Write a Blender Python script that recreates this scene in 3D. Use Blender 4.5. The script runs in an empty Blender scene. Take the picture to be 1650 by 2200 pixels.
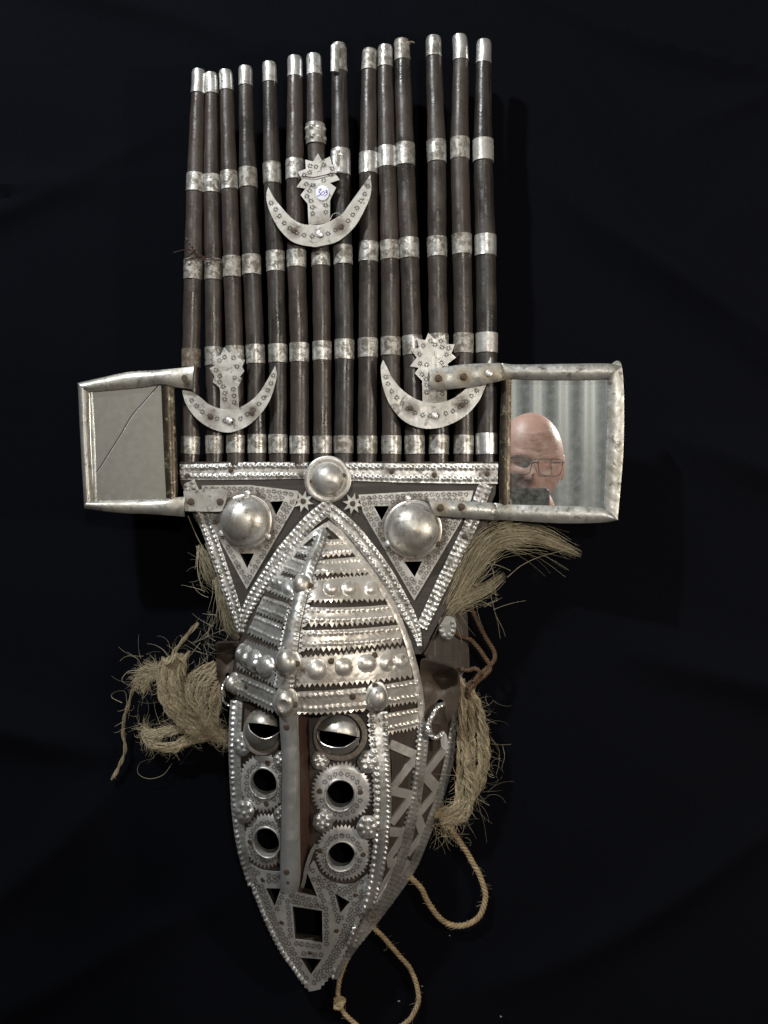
import bpy, math, random
import numpy as np
from mathutils import Vector, Matrix
from mathutils.geometry import delaunay_2d_cdt
random.seed(7); rng = np.random.default_rng(7)
scene = bpy.context.scene
COL = scene.collection
R = math.radians

# ------------------------------------------------------------------ units
U = 0.0005                      # one drawing unit = half a millimetre
D = 2000.0                      # camera height above the cloth in drawing units
CX, CY = 825.0, 1100.0

# ------------------------------------------------------------------ camera
cam_d = bpy.data.cameras.new('Camera')
cam = bpy.data.objects.new('Camera', cam_d); COL.objects.link(cam)
cam.location = (0, 0, D*U)
cam_d.sensor_fit = 'VERTICAL'; cam_d.sensor_height = 24.0
cam_d.lens = 24.0*D/2200.0
cam_d.clip_start = 0.01; cam_d.clip_end = 50
scene.camera = cam

# ------------------------------------------------------------------ world, lamps, exposure
w = bpy.data.worlds.new('World'); scene.world = w; w.use_nodes = True
w.node_tree.nodes['Background'].inputs[0].default_value = (0.80, 0.88, 1.0, 1)
w.node_tree.nodes['Background'].inputs[1].default_value = 0.015
def lamp(name, loc, power, col, radius):
    l = bpy.data.lights.new(name, 'POINT'); l.energy = power; l.color = col; l.shadow_soft_size = radius
    o = bpy.data.objects.new(name, l); COL.objects.link(o); o.location = loc
    return o
lamp('left_bulb', (-0.80, 1.38, 1.08), 118, (0.95, 0.98, 1.0), 0.04)
lamp('overhead_bulb', (0.36, 0.50, 2.3), 60, (1.0, 0.93, 0.84), 0.06)
lamp('right_fill', (0.98, 0.06, 0.82), 27, (1.0, 0.88, 0.74), 0.06)  # added fill light, brightens the mirrored face and the right cheek
scene.view_settings.view_transform = 'Standard'
scene.view_settings.look = 'None'
scene.view_settings.exposure = 0.0
scene.view_settings.gamma = 1.0
scene.view_settings.use_curve_mapping = False
scene.render.engine = 'CYCLES'

# ------------------------------------------------------------------ helpers
def P(px, py, z):
    """drawing coordinates seen from above + height -> metres"""
    px = np.asarray(px, float); py = np.asarray(py, float); z = np.asarray(z, float)
    k = (D-z)/D*U
    return np.stack(np.broadcast_arrays((px-CX)*k, (CY-py)*k, z*U), -1)

def tps(pts, lam=0.0):
    a = np.array(pts, float); xy = a[:, :2]/100; n = len(a)
    def K(d2): return np.where(d2 > 1e-12, d2*np.log(np.maximum(d2, 1e-12)), 0)
    d2 = ((xy[:, None]-xy[None])**2).sum(-1)
    M = np.zeros((n+3, n+3)); M[:n, :n] = K(d2)+lam*np.eye(n); M[:n, n] = 1; M[:n, n+1:] = xy
    M[n:, :n] = M[:n, n:].T
    c = np.linalg.solve(M, np.concatenate([a[:, 2], np.zeros(3)]))
    def f(px, py):
        q = np.stack(np.broadcast_arrays(np.asarray(px, float), np.asarray(py, float)), -1)/100
        d = ((q[..., None, :]-xy)**2).sum(-1)
        return K(d)@c[:n]+c[n]+q@c[n+1:]
    return f
def flat(z): return lambda px, py: np.zeros(np.broadcast(np.asarray(px, float), np.asarray(py, float)).shape)+z

def spline(pts, per=12, closed=False):
    p = [np.array(q, float) for q in pts]
    if len(p) == 2: return np.array([p[0]+(p[1]-p[0])*t for t in np.linspace(0, 1, per+1)])
    out = []; n = len(p)
    rngi = range(n) if closed else range(n-1)
    for i in rngi:
        p1 = p[i]; p2 = p[(i+1) % n]
        p0 = p[i-1] if (i > 0 or closed) else 2*p1-p2
        p3 = p[(i+2) % n] if (i+2 < n or closed) else 2*p2-p1
        for t in np.linspace(0, 1, per, endpoint=False):
            out.append(.5*((2*p1)+(p2-p0)*t+(2*p0-5*p1+4*p2-p3)*t*t+(3*p1-p0-3*p2+p3)*t**3))
    if not closed: out.append(p[-1])
    return np.array(out)
def resample(pts, n):
    pts = np.asarray(pts, float)
    s = np.concatenate([[0], np.cumsum(np.linalg.norm(np.diff(pts, axis=0), axis=1))])
    t = np.linspace(0, s[-1], n)
    return np.stack([np.interp(t, s, pts[:, k]) for k in range(pts.shape[1])], -1)
def plen(pts): return float(np.linalg.norm(np.diff(np.asarray(pts, float), axis=0), axis=1).sum())

class MB:
    def __init__(s): s.v = []; s.f = []; s.a = []; s.n = 0
    def add(s, verts, faces, attr=None):
        verts = np.asarray(verts, float).reshape(-1, 3)
        b = s.n; s.v.append(verts); s.n += len(verts)
        s.f += [tuple(int(i)+b for i in f) for f in faces]
        s.a.append(np.zeros(len(verts)) if attr is None else np.asarray(attr, float).reshape(-1))
        return b
    def mesh(s, name, smooth=True, angle=40):
        m = bpy.data.meshes.new(name)
        v = np.concatenate(s.v)
        m.from_pydata([tuple(q) for q in v], [], s.f); m.update()
        at = m.attributes.new('stain', 'FLOAT', 'POINT'); at.data.foreach_set('value', np.concatenate(s.a).astype(np.float32))
        if smooth:
            m.polygons.foreach_set('use_smooth', [True]*len(m.polygons))
            try: m.set_sharp_from_angle(angle=R(angle))
            except Exception: pass
        return m
    def build(s, name, mat, parent=None, label=None, cat=None, group=None, kind=None, smooth=True, angle=40):
        o = bpy.data.objects.new(name, s.mesh(name, smooth, angle)); COL.objects.link(o)
        if mat: o.data.materials.append(mat)
        if parent: o.parent = parent
        if label: o['label'] = label
        if cat: o['category'] = cat
        if group: o['group'] = group
        if kind: o['kind'] = kind
        return o
def empty(name, label, cat, loc=(0, 0, 0)):
    o = bpy.data.objects.new(name, None); COL.objects.link(o); o.location = loc
    o.empty_display_size = .05; o['label'] = label; o['category'] = cat
    return o

def gridfaces(nu, nv, b=0):
    return [(b+i*nv+j, b+i*nv+j+1, b+(i+1)*nv+j+1, b+(i+1)*nv+j) for i in range(nu-1) for j in range(nv-1)]
def gridnormals(Q):
    du = np.gradient(Q, axis=0); dv = np.gradient(Q, axis=1)
    n = np.cross(du, dv); n /= np.maximum(np.linalg.norm(n, axis=-1, keepdims=True), 1e-12)
    s = np.sign(n[..., 2:3]); s[s == 0] = 1
    return n*s
def cheapnoise(x, y, seed=0, sc=1.0):
    x = np.asarray(x)*sc; y = np.asarray(y)*sc
    return (np.sin(x*1.3+seed*1.7+1.9*np.sin(y*.9+seed))+np.sin(y*1.7-seed*2.3+1.3*np.sin(x*1.1-seed))+np.sin((x+y)*.8+seed*3.1))/3

STN = []          # rust stains: (x, y, radius, weight)
def stainat(px, py):
    s = np.zeros(np.shape(px))
    for (x, y, r, wt) in STN:
        d = np.hypot(px-x, py-y)
        s = np.maximum(s, wt*np.clip(1-(d/r), 0, 1)**.7)
    return s

def ribbon(mb, A, B, zf, off=0.0, th=2.5, rows=(), bosses=(), tA=None, tB=None, res=1.9, crown=0.0, und=0.35, per=10, dent=()):
    """sheet-metal strip between two edge curves with repousse beads, bosses and cut teeth"""
    A = spline(A, per); B = spline(B, per)
    L = (plen(A)+plen(B))/2
    nu = max(4, int(L/res)+1); A = resample(A, nu); B = resample(B, nu)
    W = np.linalg.norm(B-A, axis=1); nv = max(3, int(W.mean()/res)+1)
    v = np.linspace(0, 1, nv); u = np.linspace(0, 1, nu)
    G = A[:, None]*(1-v)[None, :, None]+B[:, None]*v[None, :, None]
    px, py = G[..., 0], G[..., 1]
    Q = P(px, py, zf(px, py)+off); N = gridnormals(Q)
    s = (u*L)[:, None]; d = np.zeros((nu, nv)); WW = W[:, None]
    seed = random.random()*50
    if und: d += und*cheapnoise(px, py, seed, .12)+und*.5*cheapnoise(px, py, seed+3, .33)
    d += crown*(4*v*(1-v))[None]
    for (v0, pitch, r, h) in rows:
        k = np.floor(s/pitch).astype(int); nb = int(k.max())+2
        ju = rng.normal(0, pitch*.07, nb); jv = rng.normal(0, .5, nb); jh = np.clip(rng.normal(1, .18, nb), .25, 1.4)
        ds = s-(k+.5)*pitch-ju[k]; dv = (v[None]-v0)*WW-jv[k]
        q = np.clip(1-np.sqrt(ds**2+dv**2)/r, 0, 1)
        d = d+h*jh[k]*(q*q*(3-2*q))**.75
    for (x, y, rx, ry, h) in bosses:
        q = np.clip(1-np.hypot((px-x)/rx, (py-y)/ry)**2, 0, 1)
        d = d+h*np.sqrt(q)
    for (x, y, r, h) in dent:
        q = np.clip(1-np.hypot(px-x, py-y)/r, 0, 1)
        d = d-h*(q*q*(3-2*q))
    Q = Q+N*(d*U)[..., None]
    st = stainat(px, py)
    F = gridfaces(nu, nv)
    b = mb.add(Q, F, st)
    # skirt
    ring = [i*nv for i in range(nu)]+[(nu-1)*nv+j for j in range(1, nv)]+[i*nv+nv-1 for i in range(nu-2, -1, -1)]+[j for j in range(nv-2, 0, -1)]
    Qf = Q.reshape(-1, 3); Nf = N.reshape(-1, 3)
    low = Qf[ring]-Nf[ring]*th*U
    b2 = mb.add(low, [], st.reshape(-1)[ring])
    m = len(ring)
    mb.f += [(b+ring[i], b+ring[(i+1) % m], b2+(i+1) % m, b2+i) for i in range(m)]
    for side, T in ((0, tA), (nv-1, tB)):
        if not T: continue
        pitch, tl = T
        nt = max(1, int(round(L/pitch))); edges = np.round(np.linspace(0, nu-1, nt+1)).astype(int)
        for k in range(nt):
            i0, i1 = edges[k], edges[k+1]
            if i1-i0 < 1: continue
            c = (i0+i1)//2
            out = (A-B if side == 0 else B-A)[c]; out = out/np.linalg.norm(out)
            base = G[c, side]
            tip2 = base+out*tl*random.uniform(.75, 1.2)+(G[i1, side]-G[i0, side])*random.uniform(-.12, .12)
            z = float(zf(base[0], base[1]))+off+random.uniform(-.5, 1.2)
            tip = P(tip2[0], tip2[1], z)
            tl_ = tip-np.array([0, 0, th*U])
            bt = mb.add([tip, tl_], [], [float(stainat(*tip2))]*2)
            ids = [b+i*nv+side for i in range(i0, i1+1)]
            for a_, b_ in zip(ids, ids[1:]): mb.f.append((a_, b_, bt))
            lows = [b2+ring.index(i*nv+side) for i in (i0, i1)]
            mb.f.append((ids[0], bt, bt+1, lows[0])); mb.f.append((bt, ids[-1], lows[1], bt+1))

def strip(mb, C, w, zf, **kw):
    """ribbon along a centre line; w = width or list of widths along it"""
    c = resample(spline(C, 10), 60)
    t = np.gradient(c, axis=0); t /= np.linalg.norm(t, axis=1, keepdims=True)
    n = np.stack([-t[:, 1], t[:, 0]], -1)
    wid = np.interp(np.linspace(0, 1, 60), np.linspace(0, 1, len(w)), w) if hasattr(w, '__len__') else np.full(60, float(w))
    A = c+n*wid[:, None]/2; B = c-n*wid[:, None]/2
    ribbon(mb, A[::6].tolist()+[A[-1].tolist()], B[::6].tolist()+[B[-1].tolist()], zf, **kw)

def inpoly(px, py, poly):
    x = poly[:, 0]; y = poly[:, 1]; x2 = np.roll(x, -1); y2 = np.roll(y, -1)
    px = np.asarray(px)[..., None]; py = np.asarray(py)[..., None]
    c = ((y > py) != (y2 > py)) & (px < (x2-x)*(py-y)/np.where(y2 == y, 1e-9, y2-y)+x)
    return c.sum(-1) % 2 == 1
def densify(poly, g):
    out = []
    poly = np.asarray(poly, float)
    for a, b in zip(poly, np.roll(poly, -1, axis=0)):
        n = max(1, int(np.linalg.norm(b-a)/g))
        for i in range(n): out.append(a+(b-a)*i/n)
    return np.array(out)
def plate(mb, outline, zf, off=0.0, th=3.0, holes=(), g=7.0, und=0.35, bumps=(), bend=None):
    """flat or curved plate of sheet from an outline, with holes"""
    o = densify(outline, g); hs = [densify(h, g) for h in holes]
    pts = [o]+hs; V = []; E = []
    for q in pts:
        b = len(V); V += [tuple(x) for x in q]; n = len(q)
        E += [(b+i, b+(i+1) % n) for i in range(n)]
    bnd = np.array(V)
    x0, y0 = o.min(0); x1, y1 = o.max(0)
    gx, gy = np.meshgrid(np.arange(x0+g/2, x1, g), np.arange(y0+g/2, y1, g)); gx = gx.ravel()+rng.uniform(-.15, .15, gx.size)*g; gy = gy.ravel()+rng.uniform(-.15, .15, gy.size)*g
    ok = inpoly(gx, gy, o)
    for h in hs: ok &= ~inpoly(gx, gy, h)
    gx, gy = gx[ok], gy[ok]
    if len(gx):
        dm = np.sqrt(((np.stack([gx, gy], -1)[:, None]-bnd[None])**2).sum(-1)).min(1)
        ok = dm > g*.45; V += list(zip(gx[ok].tolist(), gy[ok].tolist()))
    r = delaunay_2d_cdt([Vector((float(a), float(b))) for a, b in V], E, [], 0, 1e-4)
    vs = np.array([tuple(q) for q in r[0]]); tri = np.array([tuple(f) for f in r[2]])
    c = vs[tri].mean(1); keep = inpoly(c[:, 0], c[:, 1], o)
    for h in hs: keep &= ~inpoly(c[:, 0], c[:, 1], h)
    tri = tri[keep]
    a = vs[tri]; cr = (a[:, 1, 0]-a[:, 0, 0])*(a[:, 2, 1]-a[:, 0, 1])-(a[:, 1, 1]-a[:, 0, 1])*(a[:, 2, 0]-a[:, 0, 0])
    tri[cr > 0] = tri[cr > 0][:, ::-1]        # py axis points down
    seed = random.random()*40
    z = zf(vs[:, 0], vs[:, 1])+off
    if und: z = z+und*cheapnoise(vs[:, 0], vs[:, 1], seed, .11)+.5*und*cheapnoise(vs[:, 0], vs[:, 1], seed+2, .3)
    if bend is not None: z = z+bend(vs[:, 0], vs[:, 1])
    for (x, y, rx, ry, h) in bumps:
        z = z+h*np.sqrt(np.clip(1-np.hypot((vs[:, 0]-x)/rx, (vs[:, 1]-y)/ry)**2, 0, 1))
    st = stainat(vs[:, 0], vs[:, 1])
    top = P(vs[:, 0], vs[:, 1], z); bot = top-np.array([0, 0, th*U])
    cnt = {}
    for t in tri:
        for i in range(3):
            e = (int(t[i]), int(t[(i+1) % 3])); cnt[e] = 1
    sides = [(e[1], e[0]) for e in cnt if (e[1], e[0]) not in cnt]
    n = len(vs)
    mb.add(np.concatenate([top, bot]), [tuple(t) for t in tri]+[(a_, b_, b_+n, a_+n) for a_, b_ in sides]+[tuple(t[::-1]+n) for t in tri], np.concatenate([st, st]))

def normal_at(zf, px, py, e=8.0):
    a = P(px+e, py, zf(px+e, py))-P(px-e, py, zf(px-e, py)); b = P(px, py-e, zf(px, py-e))-P(px, py+e, zf(px, py+e))
    n = np.cross(a, b); return n/np.linalg.norm(n)
def frame_of(n):
    n = np.asarray(n, float); n = n/np.linalg.norm(n)
    x = np.cross([0, 1, 0], n)
    if np.linalg.norm(x) < .05: x = np.cross([1, 0, 0], n)
    x /= np.linalg.norm(x); y = np.cross(n, x)
    return x, y, n
def lathe(mb, c, n, prof, seg=24, sx=1.0, sy=1.0, jit=0.0, rot=0.0, stain=0.0, close=True):
    """prof: list of (radius, height) in drawing units, from the outside in"""
    x, y, n = frame_of(n); an = np.linspace(0, 2*math.pi, seg, endpoint=False)+rot
    V = []; wob = 1+jit*np.sin(an*3+random.random()*6)+jit*.6*np.sin(an*5+random.random()*6)
    for (r, h) in prof:
        V.append(c+((np.cos(an)*r*sx*wob)[:, None]*x+(np.sin(an)*r*sy*wob)[:, None]*y+h*n)*U)
    V = np.concatenate(V); m = len(prof); F = []
    for k in range(m-1):
        for i in range(seg):
            j = (i+1) % seg
            F.append((k*seg+i, k*seg+j, (k+1)*seg+j, (k+1)*seg+i))
    if close: F.append(tuple((m-1)*seg+i for i in range(seg)))
    mb.add(V, F, np.full(len(V), stain))
def domeprof(r, h, n=9, power=1.0, r_in=0.02):
    out = []
    for t in np.linspace(0, math.pi/2, n): out.append((max(r*math.cos(t), r*r_in), h*math.sin(t)**power))
    return out

def tube(mb, pts, rad, seg=10, caps=True, flatten=None, stain=0.0, up=(0, 0, 1), jit=0.0):
    """pts in metres; rad in metres (scalar or list)"""
    pts = np.asarray(pts, float); n = len(pts); rad = np.broadcast_to(np.asarray(rad, float), (n,))
    t = np.gradient(pts, axis=0); t /= np.maximum(np.linalg.norm(t, axis=1, keepdims=True), 1e-12)
    ref = np.array(up, float)
    V = []; an = np.linspace(0, 2*math.pi, seg, endpoint=False)
    x = np.cross(t[0], ref)
    if np.linalg.norm(x) < .05: x = np.cross(t[0], [1, .3, 0])
    for i in range(n):
        x = x-t[i]*np.dot(x, t[i]); x /= max(np.linalg.norm(x), 1e-9); y = np.cross(x, t[i])
        ry = rad[i]*(flatten if flatten else 1)
        rr = 1+jit*np.sin(an*2+i*.7) if jit else 1
        V.append(pts[i]+(np.cos(an)*rad[i]*rr)[:, None]*x+(np.sin(an)*ry*rr)[:, None]*y)
    F = []
    for i in range(n-1):
        for k in range(seg):
            j = (k+1) % seg; F.append((i*seg+k, i*seg+j, (i+1)*seg+j, (i+1)*seg+k))
    if caps: F += [tuple(range(seg))[::-1], tuple((n-1)*seg+k for k in range(seg))]
    V = np.concatenate(V); mb.add(V, F, np.full(len(V), stain))

def fibre(mb, pts, r0, r1=None):
    pts = np.asarray(pts, float); n = len(pts); r1 = r0*.35 if r1 is None else r1
    tube(mb, pts, np.linspace(r0, r1, n), 3, caps=False, stain=random.random())
def rope(mb, pts, rad, strands=3, pitch=22, seg=7, fat=.58):
    """twisted cord: pts in metres along the axis, rad and pitch in drawing units"""
    L = plen(pts)/U; n = max(8, int(L/(pitch/9))); c = resample(pts, n)
    t = np.gradient(c, axis=0); t /= np.linalg.norm(t, axis=1, keepdims=True)
    x = np.cross(t, [0, 0, 1.]); x /= np.maximum(np.linalg.norm(x, axis=1, keepdims=True), 1e-9); y = np.cross(x, t)
    ph = np.linspace(0, L/pitch*2*math.pi, n)
    for k in range(strands):
        a = ph+k*2*math.pi/strands
        q = c+(np.cos(a)[:, None]*x+np.sin(a)[:, None]*y)*rad*.5*U
        wob = 1+.10*np.sin(np.linspace(0, L/9, n)+k*2.1)
        tube(mb, q, rad*fat*U*wob, seg, stain=.45+.2*k)
# ------------------------------------------------------------------ materials
class NT:
    def __init__(s, name):
        s.m = bpy.data.materials.new(name); s.m.use_nodes = True; s.t = s.m.node_tree
        s.b = s.t.nodes['Principled BSDF']; s.tc = s.t.nodes.new('ShaderNodeTexCoord')
    def n(s, ty, **kw):
        x = s.t.nodes.new(ty)
        for k, v in kw.items():
            if k.startswith('i_'):
                key = k[2:]; key = int(key) if key.isdigit() else key.replace('_', ' ')
                x.inputs[key].default_value = v
            else: setattr(x, k, v)
        return x
    def l(s, a, b): s.t.links.new(a, b)
    def noise(s, scale, detail=4, rough=.55, stretch=None, dist=0.0, vec=None):
        v = vec or s.tc.outputs['Object']
        if stretch:
            mp = s.n('ShaderNodeMapping'); mp.inputs['Scale'].default_value = stretch; s.l(v, mp.inputs['Vector']); v = mp.outputs[0]
        x = s.n('ShaderNodeTexNoise'); x.inputs['Scale'].default_value = scale; x.inputs['Detail'].default_value = detail
        x.inputs['Roughness'].default_value = rough; x.inputs['Distortion'].default_value = dist
        s.l(v, x.inputs['Vector']); return x.outputs['Fac']
    def ramp(s, fac, stops):
        x = s.n('ShaderNodeValToRGB'); e = x.color_ramp.elements
        while len(e) < len(stops): e.new(.5)
        for k, (p, c) in enumerate(stops):
            e[k].position = p; e[k].color = (c, c, c, 1) if not hasattr(c, '__len__') else (*c, 1)
        s.l(fac, x.inputs[0]); return x.outputs[0]
    def mix(s, fac, a, b):
        x = s.n('ShaderNodeMix', data_type='RGBA')
        for sock, val in ((x.inputs[0], fac), (x.inputs[6], a), (x.inputs[7], b)):
            if hasattr(val, 'is_output'): s.l(val, sock)
            elif hasattr(val, '__len__'): sock.default_value = (*val, 1)
            else: sock.default_value = val
        return x.outputs[2]
    def math(s, op, a, b=0.0, clamp=False):
        x = s.n('ShaderNodeMath', operation=op, use_clamp=clamp)
        for sock, val in ((x.inputs[0], a), (x.inputs[1], b)):
            if hasattr(val, 'is_output'): s.l(val, sock)
            else: sock.default_value = val
        return x.outputs[0]
    def bump(s, h, strength, dist=.001, prev=None):
        x = s.n('ShaderNodeBump'); x.inputs['Strength'].default_value = strength; x.inputs['Distance'].default_value = dist
        s.l(h, x.inputs['Height'])
        if prev: s.l(prev, x.inputs['Normal'])
        return x.outputs[0]
    def attr(s, name):
        x = s.n('ShaderNodeAttribute'); x.attribute_name = name; return x.outputs['Fac']
    def set(s, **kw):
        for k, v in kw.items():
            k = k.replace('_', ' ')
            if hasattr(v, 'is_output'): s.l(v, s.b.inputs[k])
            else: s.b.inputs[k].default_value = (*v, 1) if hasattr(v, '__len__') and len(v) == 3 else v

def tin(name, bright=(.70, .70, .68), dull=(.37, .365, .335), dark=(.085, .072, .055), spots=.46, metal=.78, r0=.28, r1=.48, mott=120, bumpy=.15, stainc=(.085, .056, .030), lo=.38, hi=.68):
    t = NT(name)
    big = t.noise(28, 5, .6); med = t.noise(mott, 7, .68, dist=.6); fine = t.noise(900, 4, .6)
    base = t.mix(t.ramp(big, [(lo, 0.0), (hi, 1.0)]), bright, dull)
    sp = t.ramp(med, [(spots-.10, 1.0), (spots+.015, 0.0)])
    base = t.mix(t.math('MULTIPLY', sp, .85), base, dark)
    sn = t.math('MULTIPLY', t.attr('stain'), t.ramp(t.noise(260, 5, .65), [(.25, .55), (.62, 1.35)]), clamp=True)
    base = t.mix(t.math('MULTIPLY', sn, .92), base, stainc)
    scr = t.noise(350, 3, .5, stretch=(1, .12, 1)); scr2 = t.noise(420, 3, .5, stretch=(.1, 1, 1))
    rough = t.ramp(t.math('ADD', t.math('MULTIPLY', med, .6), t.math('MULTIPLY', scr, .4)), [(.35, r0), (.65, r1)])
    rough = t.math('ADD', rough, t.math('MULTIPLY', sn, .3), clamp=True)
    met = t.math('MULTIPLY', t.math('SUBTRACT', 1.0, t.math('MAXIMUM', t.math('MULTIPLY', sn, .8), t.math('MULTIPLY', sp, .5))), metal)
    b1 = t.bump(t.noise(140, 3, .5), bumpy, .0012)
    b2 = t.bump(scr2, bumpy*.35, .0004, b1); b3 = t.bump(fine, .10, .0003, b2)
    t.set(Base_Color=base, Metallic=met, Roughness=rough, Normal=b3)
    return t.m
M = {}
M['tin'] = tin('worn_tin')
M['bandtin'] = tin('mottled_band_tin', bright=(.62, .615, .59), spots=.535, mott=150, r0=.26, r1=.55, bumpy=.30, dark=(.12, .105, .08))
M['capbright'] = tin('clean_tin', bright=(.74, .74, .72), dull=(.52, .51, .48), spots=.34, r0=.22, r1=.42, bumpy=.25)
M['plate'] = tin('stamped_tin_plate', bright=(.52, .515, .49), dull=(.345, .335, .30), spots=.43, metal=.6, r0=.36, r1=.6, bumpy=.16)
M['chin'] = tin('grey_chin_tin', bright=(.68, .685, .675), dull=(.52, .52, .50), spots=.38, metal=.62, r0=.28, r1=.5, bumpy=.14)
M['boss'] = tin('polished_boss_tin', bright=(.66, .655, .63), dull=(.42, .39, .33), dark=(.13, .095, .06), spots=.45, mott=95, r0=.30, r1=.52, bumpy=.16, metal=.8)
M['cream'] = tin('creamy_forehead_tin', bright=(.80, .775, .73), dull=(.62, .585, .53), spots=.37, r0=.31, r1=.48, bumpy=.10, metal=.70)
M['frame'] = tin('old_frame_tin', bright=(.47, .47, .445), dull=(.30, .295, .255), spots=.44, r0=.30, r1=.52, bumpy=.12, stainc=(.24, .18, .10), metal=.68)
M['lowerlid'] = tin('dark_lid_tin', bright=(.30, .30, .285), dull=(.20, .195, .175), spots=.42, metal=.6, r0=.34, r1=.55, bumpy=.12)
M['nosebar'] = tin('grey_nose_tin', bright=(.47, .475, .465), dull=(.34, .34, .325), spots=.37, metal=.68, r0=.28, r1=.46, bumpy=.08)
M['flatstrip'] = tin('dull_flat_strip', bright=(.52, .51, .49), dull=(.38, .37, .35), spots=.36, metal=.55, r0=.4, r1=.6, bumpy=.14)
M['brass'] = tin('dark_brass_edge', bright=(.085, .07, .05), dull=(.05, .04, .028), dark=(.30, .27, .19), spots=.42, r0=.3, r1=.5, bumpy=.3)

def simple(name, col, rough=.6, metal=0.0, var=.25, sc=80, bump=.2, bsc=300, **kw):
    t = NT(name)
    c2 = tuple(min(1, x*(1+var)) for x in col); c1 = tuple(x*(1-var) for x in col)
    t.set(Base_Color=t.mix(t.noise(sc, 5), c1, c2), Roughness=rough, Metallic=metal, Normal=t.bump(t.noise(bsc, 4), bump, .0006))
    for k, v in kw.items(): t.b.inputs[k.replace('_', ' ')].default_value = v
    return t.m
M['nail'] = simple('rusty_nail', (.075, .052, .036), .62, .35, .4, 500, .4, 900)
M['rivet'] = simple('bright_rivet', (.75, .75, .74), .33, .7, .12, 400, .25, 700)
M['stamp'] = simple('punched_mark', (.035, .03, .024), .8, .1, .3, 500, .1)
M['inkblue'] = simple('blue_ink', (.03, .035, .30), .6, 0, .2, 900, 0)
M['sticker'] = simple('paper_sticker', (.74, .76, .86), .7, 0, .04, 200, .1)
M['wire'] = simple('dark_iron_wire', (.07, .04, .03), .5, .6, .4, 700, .3)
M['silverwire'] = simple('silver_wire', (.72, .71, .69), .28, .9, .12, 300, .2)

def wood(name, c1, c2, c3, rough=(.42, .65), grain=(1, .05, 1), gs=220, bump=.35, spec=.4, rv=.22):
    t = NT(name)
    gr = t.noise(gs, 6, .62, stretch=grain, dist=.3); big = t.noise(22, 4, .6); sc = t.noise(300, 5, .7)
    oi = t.n('ShaderNodeObjectInfo').outputs['Random']
    base = t.mix(t.ramp(gr, [(.3, 0.0), (.7, 1.0)]), c1, c2)
    f = t.ramp(t.math('ADD', t.math('MULTIPLY', big, .8), t.math('MULTIPLY', oi, rv)), [(.42, 0.0), (.58+.2*rv+.04, 1.0)])
    base = t.mix(f, base, c3)
    base = t.mix(t.ramp(sc, [(.30, .75), (.42, 0.0)]), base, tuple(x*.35 for x in c1))
    base = t.mix(t.ramp(t.noise(95, 6, .7), [(.64, 0.0), (.78, .35)]), base, (.20, .17, .14))
    base = t.mix(t.ramp(t.noise(300, 4, .6, stretch=(1, .03, 1) if grain[0] == 1 else (.03, 1, 1)), [(.62, 0.0), (.74, .55)]), base, (.15, .125, .10))
    t.set(Base_Color=base, Roughness=t.ramp(big, [(.35, rough[0]), (.65, rough[1])]), Specular_IOR_Level=spec,
          Normal=t.bump(t.noise(60, 4, .6), .32, .0025, t.bump(sc, bump*.6, .0006, t.bump(gr, bump, .0006))))
    return t.m
M['pipe'] = wood('dark_stick_wood', (.010, .0092, .0085), (.040, .036, .0325), (.043, .033, .0275), rough=(.24, .50), spec=.55, rv=.42)
M['board'] = wood('board_wood', (.027, .0235, .020), (.055, .048, .040), (.042, .036, .030), grain=(.06, 1, 1), rough=(.6, .8))
M['core'] = wood('carved_wood', (.024, .019, .015), (.056, .043, .033), (.043, .031, .024), grain=(1, .07, 1), rough=(.55, .75))
M['nosewood'] = wood('reddish_nose_wood', (.036, .017, .011), (.064, .032, .021), (.047, .023, .015), grain=(1, .07, 1), rough=(.5, .7))
M['ear'] = wood('ear_wood', (.038, .029, .023), (.080, .062, .048), (.066, .047, .034), grain=(1, .2, 1), rough=(.42, .62))

def fibremat(name, a, b, c):
    t = NT(name)
    base = t.mix(t.ramp(t.noise(420, 4, .6), [(.3, 0.0), (.7, 1.0)]), a, b)
    base = t.mix(t.ramp(t.noise(30, 3), [(.45, 0.0), (.7, .7)]), base, c)
    base = t.mix(t.ramp(t.attr('stain'), [(.0, .72), (.45, .25), (.8, 0.0)]), base, tuple(x*.30 for x in a))
    t.set(Base_Color=base, Roughness=.62, Specular_IOR_Level=.3)
    return t.m
M['jute'] = fibremat('jute_fibre', (.33, .27, .165), (.58, .50, .34), (.27, .20, .115))
M['hair'] = fibremat('dry_hair_fibre', (.30, .26, .17), (.52, .465, .33), (.21, .175, .11))
M['cord'] = fibremat('twisted_cord_fibre', (.22, .16, .085), (.40, .31, .185), (.26, .18, .10))
M['redcord'] = fibremat('brown_cord_fibre', (.065, .037, .020), (.135, .082, .045), (.08, .047, .028))

# cloth: near-black navy cotton
t = NT('black_cotton')
wv = t.n('ShaderNodeTexWave'); wv.inputs['Scale'].default_value = 420; t.l(t.tc.outputs['Object'], wv.inputs['Vector'])
wv2 = t.n('ShaderNodeTexWave', bands_direction='Y'); wv2.inputs['Scale'].default_value = 420; t.l(t.tc.outputs['Object'], wv2.inputs['Vector'])
weave = t.math('ADD', wv.outputs['Fac'], wv2.outputs['Fac'])
t.set(Base_Color=t.mix(t.noise(500, 5, .7), (.0016, .0018, .0028), (.0044, .0050, .0076)), Roughness=.95, Specular_IOR_Level=.03,
      Normal=t.bump(t.noise(900, 3), .5, .0006, t.bump(weave, .25, .0004)))
M['cloth'] = t.m

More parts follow.
